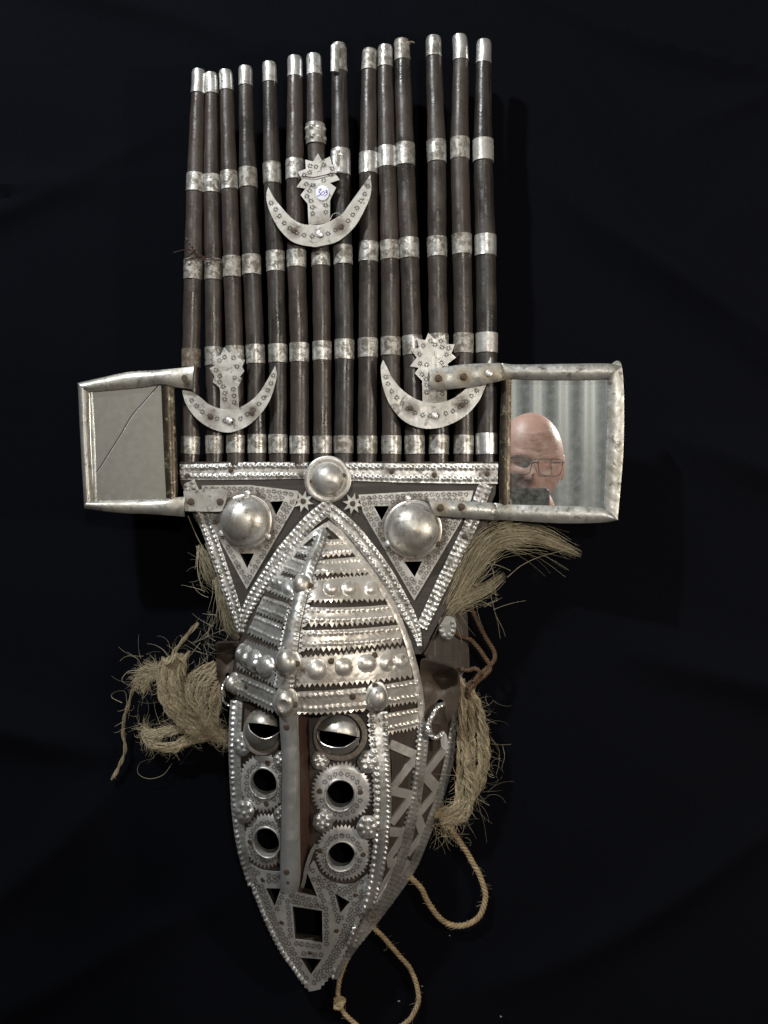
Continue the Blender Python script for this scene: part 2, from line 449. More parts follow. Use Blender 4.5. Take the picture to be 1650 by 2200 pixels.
# looking glass with dust and scratches
def glassmat(name, haze, col, spk=1.5):
    t = NT(name)
    dust = t.noise(140, 6, .7); sp = t.noise(700, 3, .6)
    d = t.math('ADD', t.ramp(dust, [(.40, .0), (.75, haze*1.6)]), t.ramp(sp, [(.66, 0.0), (.75, haze*spk)]), clamp=True)
    df = t.n('ShaderNodeBsdfDiffuse'); df.inputs[0].default_value = (.42, .43, .41, 1)
    gl = t.n('ShaderNodeBsdfGlossy'); gl.inputs[0].default_value = (*col, 1); gl.inputs['Roughness'].default_value = .012
    mx = t.n('ShaderNodeMixShader'); t.l(t.math('ADD', d, haze*.35, clamp=True), mx.inputs[0]); t.l(gl.outputs[0], mx.inputs[1]); t.l(df.outputs[0], mx.inputs[2])
    t.l(mx.outputs[0], t.t.nodes['Material Output'].inputs['Surface'])
    return t.m
M['mirror'] = glassmat('dusty_mirror_glass', .16, (.80, .83, .82))
M['mirror2'] = glassmat('hazy_mirror_glass', .10, (.78, .765, .72), .15)
M['crack'] = simple('dark_crack', (.02, .02, .02), .6, 0, .2, 300, 0)

M['ceiling'] = simple('grey_sheet_roof', (.115, .123, .12), .5, .1, .12, 6, .1, 40)
M['ceilboard'] = simple('plain_ceiling_board', (.20, .192, .175), .8, 0, .05, 4, .05, 60)
M['skin'] = None
t = NT('skin')
t.set(Base_Color=t.mix(t.noise(60, 5), (.46, .235, .175), (.64, .375, .295)), Roughness=.45, Subsurface_Weight=.08, Normal=t.bump(t.noise(260, 5, .65), .35, .0014))
t.b.inputs['Subsurface Radius'].default_value = (.01, .004, .002)
M['skin'] = t.m
M['shirt'] = simple('dark_shirt_cloth', (.03, .035, .05), .9, 0, .2, 100, .3, 600)
M['trousers'] = simple('trouser_cloth', (.02, .022, .03), .9, 0, .2, 100, .3, 600)
M['black'] = simple('black_plastic', (.012, .013, .015), .25, 0, .2, 100, 0)
M['phone'] = simple('phone_glass_back', (.03, .036, .042), .12, 0, .1, 30, 0)
M['lint'] = simple('pale_lint', (.16, .155, .14), .8, 0, .1, 100, 0)

# ------------------------------------------------------------------ setting
# black cloth with soft folds
nx = 460; tt = np.linspace(-1, 1, nx); xs = 1.75*np.sign(tt)*np.abs(tt)**1.5; ys = xs.copy()
X, Y = np.meshgrid(xs, ys, indexing='ij')
H = np.zeros_like(X)
def fold(x0, y0, x1, y1, wdt, h):
    d = np.array([x1-x0, y1-y0]); L = np.hypot(*d); d /= L
    s = (X-x0)*d[0]+(Y-y0)*d[1]; q = -(X-x0)*d[1]+(Y-y0)*d[0]
    q = q+.03*np.sin(s*7+x0*9)
    e = np.clip(s/L, 0, 1); e = np.clip(np.sin(e*math.pi), 0, 1)**.6
    return 1.8*h*e*np.exp(-np.abs(q/(wdt*.75))**1.6)
for f in [(.02, .55, .55, .02, .03, .012), (.10, .62, .75, .30, .022, .009), (.30, .10, .62, -.10, .03, .010), (-.75, .25, -.05, .46, .02, .007), (-.70, .40, -.22, .36, .022, .008),
          (.25, -.12, .7, -.33, .035, .012), (.30, .42, .70, .50, .02, .006), (-.55, -.15, -.16, -.32, .03, .009), (-.52, -.55, -.05, -.40, .03, .007), (.08, -.5, .5, -.30, .03, .008),
          (.28, .30, .48, .05, .018, .007), (-.45, .62, -.1, .45, .02, .006), (.2, .55, .3, .3, .02, .006), (-.25, -.2, -.5, -.5, .03, .009)]:
    H = np.maximum(H, fold(*f))
H += .0034*cheapnoise(X*30, Y*30, 3, .35)+.0016*cheapnoise(X*30, Y*30, 8, .9)
# the mask presses the cloth flat
mx_ = np.abs((X+.055)/.30)**4+np.abs((Y-.02)/.52)**6
H = H*np.clip(1-np.exp(-np.clip(mx_-.2, 0, 3)*1.5), 0.12, 1)-.004
mb = MB(); mb.add(np.stack([X, Y, H], -1), gridfaces(nx, nx))
mb.build('cloth', M['cloth'], kind='structure', label='black cotton cloth spread in soft folds under the mask')

# roof over the photographer: ribbed sheet and plain boards, seen only in the looking glasses
mb = MB(); cx_ = np.arange(-.52, 1.6, .0125); cyy = np.array([-1.6, 2.4])
zc = 3.0+.012*np.cos(cx_/.106*2*math.pi)
mb.add(np.stack([np.repeat(cx_[:, None], 2, 1), np.repeat(cyy[None], len(cx_), 0), np.repeat(zc[:, None], 2, 1)], -1), gridfaces(len(cx_), 2))
mb.build('roof_sheet', M['ceiling'], kind='structure', label='grey corrugated roof sheet reflected in the right mirror')
mb = MB()
mb.add([(-1.9, -1.6, 2.96), (-.523, -1.6, 2.96), (-.523, 2.4, 2.96), (-1.9, 2.4, 2.96), (-1.9, -1.6, 3.0), (-.523, -1.6, 3.0), (-.523, 2.4, 3.0), (-1.9, 2.4, 3.0)],
       [(0, 1, 2, 3), (4, 5, 6, 7), (0, 1, 5, 4), (1, 2, 6, 5), (2, 3, 7, 6), (3, 0, 4, 7)])
mb.build('roof_board', M['ceilboard'], kind='structure', smooth=False, label='plain pale roof board reflected in the cracked left mirror')
# ------------------------------------------------------------------ the mask
mask = empty('mask', 'tin-clad wooden mask with a crest of dark sticks and two mirrors, lying on cloth', 'mask')
ZB = 110.0                     # top of the board
ZP = 93.0                      # axis of the sticks
zb = flat(ZB)
zfore = tps([(703, 1125, 112), (689, 1150, 135), (665, 1205, 172), (650, 1245, 195), (630, 1305, 222), (618, 1370, 240), (614, 1425, 248), (612, 1510, 248),
    (746, 1163, 112), (789, 1217, 114), (820, 1262, 116), (849, 1314, 118), (877, 1382, 118), (891, 1436, 115), (903, 1493, 108), (907, 1560, 100),
    (640, 1172, 112), (605, 1220, 114), (573, 1265, 116), (545, 1315, 120), (525, 1355, 122), (510, 1400, 122), (504, 1450, 125), (502, 1505, 128),
    (722, 1205, 150), (748, 1262, 178), (758, 1320, 198), (765, 1380, 207), (770, 1430, 211), (775, 1500, 208), (835, 1400, 165), (848, 1480, 162), (842, 1565, 150),
    (592, 1290, 172), (572, 1360, 192), (560, 1420, 198), (556, 1495, 200), (640, 1530, 240), (580, 1530, 228)], .02)
zface = tps([(505, 1530, 130), (500, 1650, 140), (512, 1760, 132), (535, 1880, 110), (572, 1985, 85), (622, 2072, 62), (668, 2128, 45),
    (620, 1540, 162), (640, 1650, 182), (640, 1750, 175), (640, 1850, 157), (655, 1950, 125), (665, 2050, 85),
    (560, 1600, 170), (565, 1700, 168), (575, 1810, 155), (600, 1950, 115), (735, 1535, 158), (735, 1700, 180), (735, 1830, 160), (740, 1930, 128), (720, 2030, 90),
    (825, 1530, 152), (832, 1650, 165), (832, 1750, 158), (822, 1850, 140), (795, 1950, 112), (750, 2040, 75), (712, 2105, 50)], .02)
zside = tps([(838, 1560, 150), (843, 1650, 152), (843, 1750, 145), (832, 1850, 128), (805, 1950, 102), (760, 2040, 68), (722, 2100, 45),
    (909, 1565, 100), (906, 1650, 98), (890, 1750, 92), (865, 1838, 80), (835, 1916, 66), (790, 1975, 55),
    (987, 1500, 35), (975, 1580, 35), (958, 1670, 33), (932, 1750, 30), (900, 1835, 27), (860, 1906, 24), (800, 1988, 20), (753, 2047, 18), (728, 2100, 18), (905, 1500, 108), (990, 1445, 35)], .02)

def rivet(px, py, zf, off, r, parent, bright=False, h=3.0):
    mb = MB(); n = normal_at(zf, px, py); c = P(px, py, float(zf(px, py))+off)
    lathe(mb, c, n, [(r*.95, -4), (r, h*.35), (r*.9, h*.8), (r*.55, h), (r*.05, h*1.05)], 12, jit=.06, rot=random.random())
    return mb.build('rivet' if bright else 'nail_head', M['rivet' if bright else 'nail'], parent)
def stars(parent, pts, zf, off, r=5.6, name='punched_stars', n=8):
    mb = MB()
    for (x, y) in pts:
        a0 = random.random()*6; x += random.uniform(-.8, .8); y += random.uniform(-.8, .8)
        for k in range(n):
            a = a0+k*2*math.pi/n+random.uniform(-.1, .1); c, s = math.cos(a), math.sin(a); ri = r*.42; ro = r*random.uniform(.98, 1.22); wd = r*.15
            q = [(x+c*ri-s*wd*1.1, y+s*ri+c*wd*1.1), (x+c*ri+s*wd*1.1, y+s*ri-c*wd*1.1), (x+c*ro+s*wd*.5, y+s*ro-c*wd*.5), (x+c*ro-s*wd*.5, y+s*ro+c*wd*.5)]
            qa = np.array(q); mb.add(P(qa[:, 0], qa[:, 1], zf(qa[:, 0], qa[:, 1])+off+.9), [(0, 1, 2, 3)])
    return mb.build(name, M['stamp'], parent, kind='stuff', smooth=False)
def along(pts, step, closed=False):
    p = np.array(pts, float)
    if closed: p = np.vstack([p, p[:1]])
    L = plen(p); return [tuple(q) for q in resample(p, max(2, int(L/step)+1))][: -1 if closed else None]
def inset(poly, d):
    p = np.array(poly, float); c = []
    area = .5*np.sum(p[:, 0]*np.roll(p[:, 1], -1)-np.roll(p[:, 0], -1)*p[:, 1]); sg = 1 if area > 0 else -1
    n = len(p)
    for i in range(n):
        a = p[i]-p[i-1]; b = p[(i+1) % n]-p[i]; a = a/np.linalg.norm(a); b = b/np.linalg.norm(b)
        na = np.array([-a[1], a[0]])*sg; nb = np.array([-b[1], b[0]])*sg; m = na+nb; L = np.dot(m, m)
        c.append(p[i]+m*(2*d/max(L, .8)))
    return [tuple(q) for q in c]
def circ(x, y, rx, ry=None, n=36, a0=0.0):
    ry = ry or rx
    return [(x+rx*math.cos(a0+2*math.pi*k/n), y+ry*math.sin(a0+2*math.pi*k/n)) for k in range(n)]

# --- board behind the triangles
triL = [(433, 1043), (536, 1042), (641, 1055), (640, 1064), (634, 1086), (530, 1266), (446, 1112), (436, 1060)]
triL_h = [[(580, 1078), (609, 1076), (593, 1107)], [(515, 1189), (546, 1189), (531, 1221)]]
triR = [(770, 1063), (890, 1056), (1017, 1054), (1013, 1071), (993, 1116), (890, 1290), (780, 1101)]
triR_h = [[(803, 1087), (836, 1087), (820, 1118)], [(868, 1207), (907, 1206), (891, 1240)]]
mb = MB()
plate(mb, [(386, 992), (388, 1036), (397, 1062), (420, 1117), (440, 1152), (521, 1376), (600, 1400), (760, 1410), (905, 1405), (955, 1312), (1032, 1135), (1064, 1062), (1071, 992)],
      zb, 0, 34, holes=triL_h+triR_h, g=14, und=.6)
mb.build('board', M['board'], mask, label='dark flat wooden board behind the tin triangles', angle=30)

# --- sticks of the crest
pipes = [
 ([(427,152),(426,202),(420,395),(415,580),(411,770),(409,957),(408,1002)], 202, [(375,414),(559,602),(751,790),(939,976)], 13.5, 19.5),
 ([(454,159),(455,203),(455,397),(458.5,580),(460,766),(461,955),(461,1002)], 203, [(378,416),(559,603),(747,786),(936,975)], 13, 18.5),
 ([(485,153),(487,196),(493,390),(498.5,575),(504.5,765),(506,955),(507,1002)], 196, [(370,409),(553,597),(745,785),(936,974)], 13, 19),
 ([(527.5,145),(528,186),(533,384),(540.5,571),(549,762),(552,954),(553,1002)], 186, [(363,405),(550,592),(742,782),(934,974)], 13.5, 19.5),
 ([(578.5,136),(580,179),(584.5,374),(592,563),(597,760),(597,954),(598,1002)], 179, [(352,396),(542,585),(741,780),(934,974)], 13.5, 19.5),
 ([(634,123.5),(634,167),(634,367),(637,558),(643,759),(643.5,956),(644,1002)], 167, [(345,388),(540,576),(739,779),(937,975)], 14.5, 20),
 ([(674,119),(675.5,163),(678,290),(689,560),(692,755),(693,955),(693,1002)], 163, [(268,312),(545,573),(735,775),(937,974)], 14.5, 19.5),
 ([(729,96),(729,156),(732,350),(736.5,549),(740,752),(738,955),(738,1002)], 156, [(323,378),(529,569),(731,773),(937,974)], 15, 20),
 ([(795.5,108),(793,153),(792,353),(792,543),(790.6,748),(789,956),(788,1002)], 153, [(331,375),(522,564),(728,769),(937,975)], 14.5, 20.5),
 ([(828,100),(827.7,146),(832,340),(838,539),(839.6,745),(841,956),(841,1002)], 146, [(318,362),(519,559),(726,765),(937,976)], 14.5, 20.5),
 ([(863,87),(865,131.5),(870.6,334),(879,535),(886,742),(891,956),(892,1002)], 131.5, [(311,358),(514,557),(722,763),(936,976)], 15, 20.5),
 ([(932.4,80.6),(932,124),(938,327),(939,532),(942,740),(943,956),(943,1002)], 124, [(304,350),(511,553),(719,760),(936,976)], 15, 20.5),
 ([(988,78),(990,131.5),(988,321),(992.5,527),(996,739),(996,956),(996,1002)], 131.5, [(299,344),(505,548),(718,760),(936,976)], 14.5, 20.5),
 ([(1039,88.6),(1039,137.6),(1038,325),(1043,529),(1045.6,738),(1045,954),(1045,1002)], 137.6, [(302,348),(507,551),(717,759),(931,976)], 14.5, 22),
]
def radat(y, y0, r0, r1):
    return float(np.interp(y, [y0, y0+60, y0+240, 620, 1000], [r0*1.0, r0*1.14, r0+.68*(r1-r0)+1, r1-.2, r1]))
for i, (ax, ycap, bands, r0, r1) in enumerate(pipes):
    y0 = ax[0][1]; zp = ZP+random.uniform(-3, 2.5)
    yy = [p[1] for p in ax]; xx = [p[0] for p in ax]
    axs = spline(ax, 8); fx = lambda y: float(np.interp(y, axs[:, 1], axs[:, 0]))
    Y_ = np.linspace(y0+3, 1002, 90); k = (D-zp)/D*U
    sd = i*7.3
    pts = P([fx(y) for y in Y_], Y_, zp)
    rr = np.array([radat(y, y0, r0, r1)*(1+.012*math.sin(y*.05+sd)+.010*math.sin(y*.13+sd*2)) for y in Y_])*k
    mb = MB(); tube(mb, pts, rr, 22, jit=.015)
    st_ = mb.build('stick', M['pipe'], mask)
    # cap: tapered tin thimble
    n_ = 9; Yc = np.linspace(y0, ycap, n_); mb = MB()
    rc = np.array([radat(y, y0, r0, r1)+1.0 for y in Yc]); rc[0] *= .90
    Yc2 = np.concatenate([[y0-.8], Yc]); rc2 = np.concatenate([[rc[0]*.72], rc])
    tilt = random.uniform(-.8, .8)
    tube(mb, P([fx(y)+tilt*(ycap-y)/40 for y in Yc2], Yc2, zp+.4), rc2*k, 20, jit=.025, stain=.25 if i in (4, 8, 10) else 0)
    cm = 'capbright' if i in (0, 5, 12, 13) else ('tin' if i < 7 else 'bandtin')
    if i in (3, 6): cm = 'tin'
    cap = mb.build('stick_cap', M[cm], st_)
    for bi, (a, b) in enumerate(bands):
        mb = MB(); s = random.uniform(-1.2, 1.2); Yb = np.concatenate([[a-.3], np.linspace(a, b, 7), [b+.3]])
        rb = np.array([radat(y, y0, r0, r1)+1.3+.35*math.sin(y*.4+bi+i) for y in Yb]); rb[0] -= 1.6; rb[-1] -= 1.6
        if i == 13: rb += .8
        if i == 6 and bi == 0: rb += 2.5
        ptsb = P([fx(y)+s*(y-(a+b)/2)/60 for y in Yb], Yb+s*.4, zp+.3)
        if i == 6 and bi == 0:
            # embossed collar with bosses
            seg = 40; an = np.linspace(0, 2*math.pi, seg, endpoint=False); V = []
            Yb = np.linspace(a, b, 26)
            for y in Yb:
                d = np.zeros(seg)
                for ry in (a+12, b-12):
                    for q in range(8):
                        dd = np.hypot((y-ry), (((an-q*math.pi/4-.3+math.pi) % (2*math.pi))-math.pi)*17)
                        d = np.maximum(d, 3.6*np.sqrt(np.clip(1-(dd/4.6)**2, 0, 1)))
                rad_ = (radat(y, y0, r0, r1)+3.0+d)*k
                c = P(fx(y), y, zp); V.append(c+np.stack([np.cos(an)*rad_, 0*an, np.sin(an)*rad_], -1))
            V = np.concatenate(V)
            mb.add(V, [(p*seg+q, p*seg+(q+1) % seg, (p+1)*seg+(q+1) % seg, (p+1)*seg+q) for p in range(25) for q in range(seg)], np.full(len(V), .25))
            mb.build('embossed_band', M['tin'], st_, label='thick tin band with raised dots')
        else:
            tube(mb, ptsb, rb*k, 22, jit=.012, stain=.75 if (i in (0,) and bi == 2) else (.35 if random.random() < .25 else 0))
            mb.build('stick_band', M['capbright'] if (i == 13 or (i in (8, 9) and bi == 0) or (i == 7 and bi == 0)) else M['bandtin'], st_)
    if i == 7:   # folded sheet over cap and band with overlapping flap
        for (a, b, x0, x1) in ((97, 153, 711, 729.5), (324, 356, 713, 731)):
            mb = MB(); ribbon(mb, [(x0, a), (x0-.5, b)], [(x1, a-1), (x1-2, b+2)], flat(ZP+21), crown=3, th=6, und=.5, res=2.5)
            mb.build('folded_flap', M['capbright'], st_)
        rivet(733, 332, flat(ZP+21), 1, 3.6, st_, True, 3)
# frayed fibre caught in one cap
mb = MB()
for k_ in range(26):
    a = random.uniform(-.5, .5); x0 = 868+random.uniform(-6, 10)
    fibre(mb, [P(x0+t*14*math.cos(a), 90-t*8*math.sin(.6+a)+t*t*8, ZP+10+6*t) for t in np.linspace(0, 1, 5)], .5*U)
mb.build('frayed_fibre', M['hair'], mask, kind='stuff')

# --- crescents with sunburst stems
def crescent(outer, inner, stem, nails, brights, hole=(), crack=None, zc=126.0, label=None):
    STN.clear()
    for (x, y) in nails: STN.append((x, y, 22, .9))
    for (x, y) in brights: STN.append((x, y, 15, .55))
    for (x, y, r, wt) in hole: STN.append((x, y, r, wt))
    o_ = spline(outer, 6); i_ = spline(inner, 6)
    out = np.vstack([o_, i_[::-1]])
    zf = flat(zc); mb = MB(); plate(mb, out, zf, 0, 3.2, g=6, und=.7)
    c = mb.build('crescent_ornament', M['plate'], mask, label=label)
    STN.append((np.mean([p[0] for p in stem[-1:]+stem[:1]]), stem[0][1]-5, 34, .55))
    mb = MB(); plate(mb, stem, zf, -2.6, 2.6, g=6, und=.7); s = mb.build('sunburst_stem', M['plate'], c)
    # punched stars round the stem and along the crescent
    so = np.array(stem); pts = []
    for p in along(inset(stem, 9.5), 14, True):
        if p[1] < stem[0][1]-16 and inpoly(p[0], p[1], so) and all(math.hypot(p[0]-q[0], p[1]-q[1]) > 12 for q in pts) and math.hypot(p[0]-692, p[1]-414) > 19: pts.append(p)
    sm = stars(c, pts, zf, -2.6, 5.6)
    mid = (resample(o_, 40)*.5+resample(i_, 40)*.5)[4:-3]
    stars(c, along(mid, 17), zf, 0, 5.6, 'punched_star_row')
    for (x, y) in nails: rivet(x, y, zf, 0, 5.4, c, False, 2.5)
    for (x, y) in brights: rivet(x, y, zf, 0, 7, c, True, 4)
    STN.clear()
    return c
c1 = crescent([(576,401),(572,424),(581,458),(603,496),(632,521),(673,530),(690,528),(726,518),(760,489),(782,453),(797,414),(796,375)],
    [(576,401),(588,424),(603,443),(625,467),(649,481),(685,483),(709,475),(734,460),(751,438),(772,409),(796,375)],
    [(663,484),(661,438),(646,419),(656,405),(637,402),(648,386),(640,369),(657,363),(656,343),(673,347),(683,329),(692,345),(709,336),(713,353),(729,358),(721,374),(730,386),(709,393),(722,403),(713,421),(709,431),(709,478)],
    [(732,488), (631,496)], [(687,503)], label='tin crescent and sunburst at the top of the crest, with a price sticker')
mb = MB(); tube(mb, P(*spline([(641,386),(650,379),(672,381),(690,378),(715,372),(722,373)], 6).T, 126.2), 1.0*U, 6); mb.build('thread', M['wire'], mask, label='thin dark wire across the sunburst')
mb = MB(); tube(mb, P(*spline([(709,472),(716,460),(726,458),(733,464)], 8).T, 128), .7*U, 6); mb.build('thin_wire', M['silverwire'], mask)
c2 = crescent([(392,845),(401,871),(423,900),(455,921),(491,929),(528,917),(559,890),(581,856),(594,810),(591,786)],
    [(392,838),(412,842),(431,854),(448,868),(474,878),(506,878),(532,866),(554,847),(571,822),(591,786)],
    [(473,882),(473,839),(471,832),(457,821),(461,809),(450,791),(461,786),(460,768),(474,763),(481.5,746),(492,758),(508,750),(511,769),(526,773),(520,788),(525,797),(515.5,809),(520,814),(511,832),(513.5,880)],
    [(452,895), (541,887)], [(492,904)], label='tin crescent and sunburst beside the cracked left mirror')
c3 = crescent([(823,773),(818,791),(822,827),(835,864),(860,898),(891,916),(928,921),(964,913),(1000,893),(1027,864),(1041,835),(1054,800),(1055,766)],
    [(823,773),(831,788),(845,815),(864,837),(889,855),(915,864),(944,865),(969,858),(993,842),(1022,815),(1040,792),(1055,766)],
    [(908,866),(907,818),(891,802),(900,790),(881,787),(895,768),(883,752),(900,747),(896,727),(914,731),(920,715),(935,729),(955,719),(959,739),(977,740),(970,759),(980,768),(961,782),(966,791),(959,815),(960,864)],
    [(882,877), (993,870)], [(934,893)], label='tin crescent and sunburst under the arm of the right mirror')
# sticker with a handwritten number
mb = MB(); lathe(mb, P(692.4, 414.4, 125), (0, 0, 1), [(13.4, 0), (13.6, .5), (13.0, .8), (.3, .9)], 32, sy=1.13, rot=.3)
stk = mb.build('sticker', M['sticker'], mask, label='round white paper sticker with a handwritten blue number')
mb = MB()
def ink(pts):
    tube(mb, P(*(spline([(670+x/33, 390+y/33) for x, y in pts], 6)).T, 126.2), .62*U, 5, flatten=.4)
ink([(470,610),(560,545),(640,510),(660,560),(580,660),(500,735),(575,800),(610,880),(540,970),(360,1045)])
ink([(815,690),(700,790),(625,860),(650,945),(740,955),(830,900),(900,800),(880,730),(815,690)])
ink([(970,670),(1040,610),(1085,680),(1060,760),(990,775),(1070,740),(1100,820),(1040,930),(880,1030)])
ink([(985,790),(1050,700),(1090,720),(1040,790)])
mb.build('handwritten_number', M['inkblue'], stk)

# --- dark wire knotted round two sticks
mb = MB()
for pts in ([(398,558),(420,553),(434,551),(455,555),(476,559)], [(398,561),(425,556),(476,561)], [(400,511),(413,530),(430,550)], [(372,543),(390,538),(406,536),(416,541),(432,551)], [(404,551),(409,544),(414,541),(432,552)], [(428,546),(438,553),(430,557),(441,560)]):
    q = spline(pts, 8); zz = [ZP+22+(2 if i_ % 3 else 0) for i_ in range(len(q))]
    tube(mb, P(q[:, 0], q[:, 1], np.array(zz)), 1.1*U, 6)
mb.build('wire_tie', M['wire'], mask, label='dark wire knotted round the two leftmost sticks')

# --- embossed strips framing the board
zs = flat(ZB+2)
def bead_rows(w, pitch=10.5, r=5.4, h=4.0, ins=.22): return [(ins, pitch, r, h), (1-ins, pitch, r, h)]
def estrip(A, B, zf=zs, off=0, rows=None, mat='tin', name='embossed_strip', parent=None, label=None, **kw):
    mb = MB(); ribbon(mb, A, B, zf, off=off, rows=rows if rows is not None else bead_rows(30), **kw)
    return mb.build(name, M[mat], parent or mask, label=label, angle=60)
def cstrip(C, w, zf=zs, off=0, rows=None, mat='tin', name='embossed_strip', parent=None, label=None, **kw):
    mb = MB(); strip(mb, C, w, zf, off=off, rows=rows if rows is not None else bead_rows(30), **kw)
    return mb.build(name, M[mat], parent or mask, label=label, angle=60)
STN[:] = [(402, 1012, 22, .5), (495, 1012, 12, .6), (645, 1010, 24, .5), (830, 1012, 20, .7), (933, 1018, 14, .6), (1048, 1018, 30, .6)]
hb = estrip([(386, 998), (450, 996), (540, 993), (662, 994)], [(387, 1031), (450, 1031), (540, 1030), (660, 1028)], rows=bead_rows(33, 10.3, 6.0, 4.2))
h2 = estrip([(742, 994), (800, 995), (860, 996)], [(750, 1033), (800, 1034), (853, 1036)], rows=bead_rows(36, 11.5, 6, 4), off=.5)
h3 = estrip([(858, 996), (950, 996), (1070, 996)], [(848, 1036), (950, 1038), (1069, 1039)], off=1.6, rows=bead_rows(38, 11.8, 6, 4))
for (x, y, p_) in ((496, 1010, hb), (402, 1022, hb), (842, 1013, h2), (933, 1020, h3), (1047, 1018, h3)): rivet(x, y, zs, 2, 5.4, p_)
STN[:] = [(409, 1043, 30, .5), (440, 1112, 22, .45), (493, 1258, 18, .5), (465, 1200, 20, .35), (1040, 1058, 26, .6), (1002, 1150, 26, .7), (970, 1210, 16, .5), (522, 1345, 20, .4), (660, 1140, 16, .4), (706, 1088, 26, .4), (760, 1130, 26, .5), (826, 1215, 20, .4), (850, 1290, 14, .4)]
cstrip([(404, 1036), (437, 1110), (480, 1234), (521, 1356)], [29, 28, 28, 24], off=0)
cstrip([(1044, 1040), (1008, 1134), (958, 1237), (906, 1348)], [30, 29, 27, 24], off=0, rows=bead_rows(28, 11.5, 6.4, 4))
cstrip([(714, 1082), (690, 1100), (660, 1126), (612, 1181)], [31, 31, 30, 30], off=3)
cstrip([(614, 1178), (573, 1239), (542, 1288), (523, 1330), (520, 1360)], [30, 30, 28, 24, 14], off=2)
cstrip([(706, 1094), (735, 1119), (763, 1146), (796, 1187)], [28, 31, 31, 31], off=2)
cstrip([(794, 1184), (828, 1231), (856, 1280)], [31, 31, 30], off=3.4)
cstrip([(854, 1277), (884, 1333), (897, 1365), (902, 1390)], [31, 30, 22, 10], off=2)
for (x, y) in ((478, 1052), (642, 1134), (581, 1210), (763, 1129), (826, 1216), (1002, 1152)): pass
rivet(998, 1152, zs, 3, 5.5, mask); rivet(763, 1130, zs, 5, 3.5, mask, True); rivet(826, 1216, zs, 5, 3.5, mask, True); rivet(583, 1208, zs, 5, 3.2, mask, True); rivet(643, 1134, zs, 6, 3.5, mask, True)
STN.clear()

# --- central boss
zc_ = flat(ZB+6)
mb = MB(); lathe(mb, P(704, 1030, ZB+4), (0, 0, 1), [(47, -2), (47.5, 1.5), (45, 3), (40, 3), (35.5, 1.5), (34, 4)]+[(r, h+4) for r, h in domeprof(33, 27, 12, 1.1)], 48, jit=.008, stain=.12)
cb = mb.build('central_boss', M['boss'], mask, label='round tin boss at the middle of the crest strip', angle=50)
rivet(738, 1021, zc_, 1, 5, cb); rivet(670, 1034, zc_, 1, 4.5, cb)

# --- stamped triangles with big domes
def triangle(out, holes, dome, nails, brights, apex=1.0, label=None):
    x, y, r = dome
    STN[:] = [(x, y, r*1.42, 2.6)]+[(p[0], p[1], 16, .6) for p in nails+brights]
    mb = MB(); zf = flat(ZB+3); plate(mb, out, zf, 0, 3, holes=holes, g=6, und=.6, bend=lambda a, b: 2.0*np.clip(1-np.hypot(a-x, b-y)/(r*1.5), 0, 1))
    tpl = mb.build('triangle_plate', M['plate'], mask, label=label)
    pts = []
    for d in (8, 19, 30):
        pts += along(inset(out, d), 12.2, True)
    oo = np.array(out); hh = [np.array(inset(h, -6)) for h in holes]
    keep = []
    for p in pts:
        if np.hypot(p[0]-x, p[1]-y) < r+12 or not inpoly(p[0], p[1], np.array(inset(out, 4))): continue
        if any(inpoly(p[0], p[1], h) for h in hh): continue
        if any(np.hypot(p[0]-q[0], p[1]-q[1]) < 9.6 for q in keep): continue
        keep.append(p)
    stars(tpl, keep, zf, .6, 5.3)
    mb = MB(); STN.clear()
    pr = [(r+4, 0), (r+4, 2.5), (r+1, 3.2), (r, 5)]+[(a, b*apex+5) for a, b in domeprof(r-.5, r*.78, 14, 1.0)]
    if apex > 1: pr = [(a, b+max(0, 1-a/(r*.28))*r*.035) for a, b in pr]
    lathe(mb, P(x, y, ZB+3), (0, 0, 1), pr, 56, jit=.006)
    d = mb.build('dome', M['boss'], tpl, angle=50)
    for p in nails: rivet(p[0], p[1], zf, 2, 6.5, tpl)
    for p in brights: rivet(p[0], p[1], zf, 2, 6.5, tpl, True, 4)
triangle(triL, triL_h, (527, 1120, 51), [], [(532, 1060), (576, 1153), (476, 1146)], label='stamped tin triangle with a large dome, beside the cracked left mirror')
triangle(triR, triR_h, (887, 1137, 55), [(940, 1168)], [(876, 1071), (833, 1168)], 1.05, label='stamped tin triangle with a large pointed dome, beside the right mirror')
for (x, y, a0) in ((651.5, 1077, .25), (758, 1082, .2)):
    o_ = [(x+(23 if k % 2 == 0 else 11)*math.cos(a0+k*math.pi/8), y+(24 if k % 2 == 0 else 11)*math.sin(a0+k*math.pi/8)) for k in range(16)]
    mb = MB(); plate(mb, o_, flat(ZB+5), 0, 3, g=5, und=.5); s_ = mb.build('star_ornament', M['plate'], mask); rivet(x, y, flat(ZB+5), 0, 6, s_, False, 2)

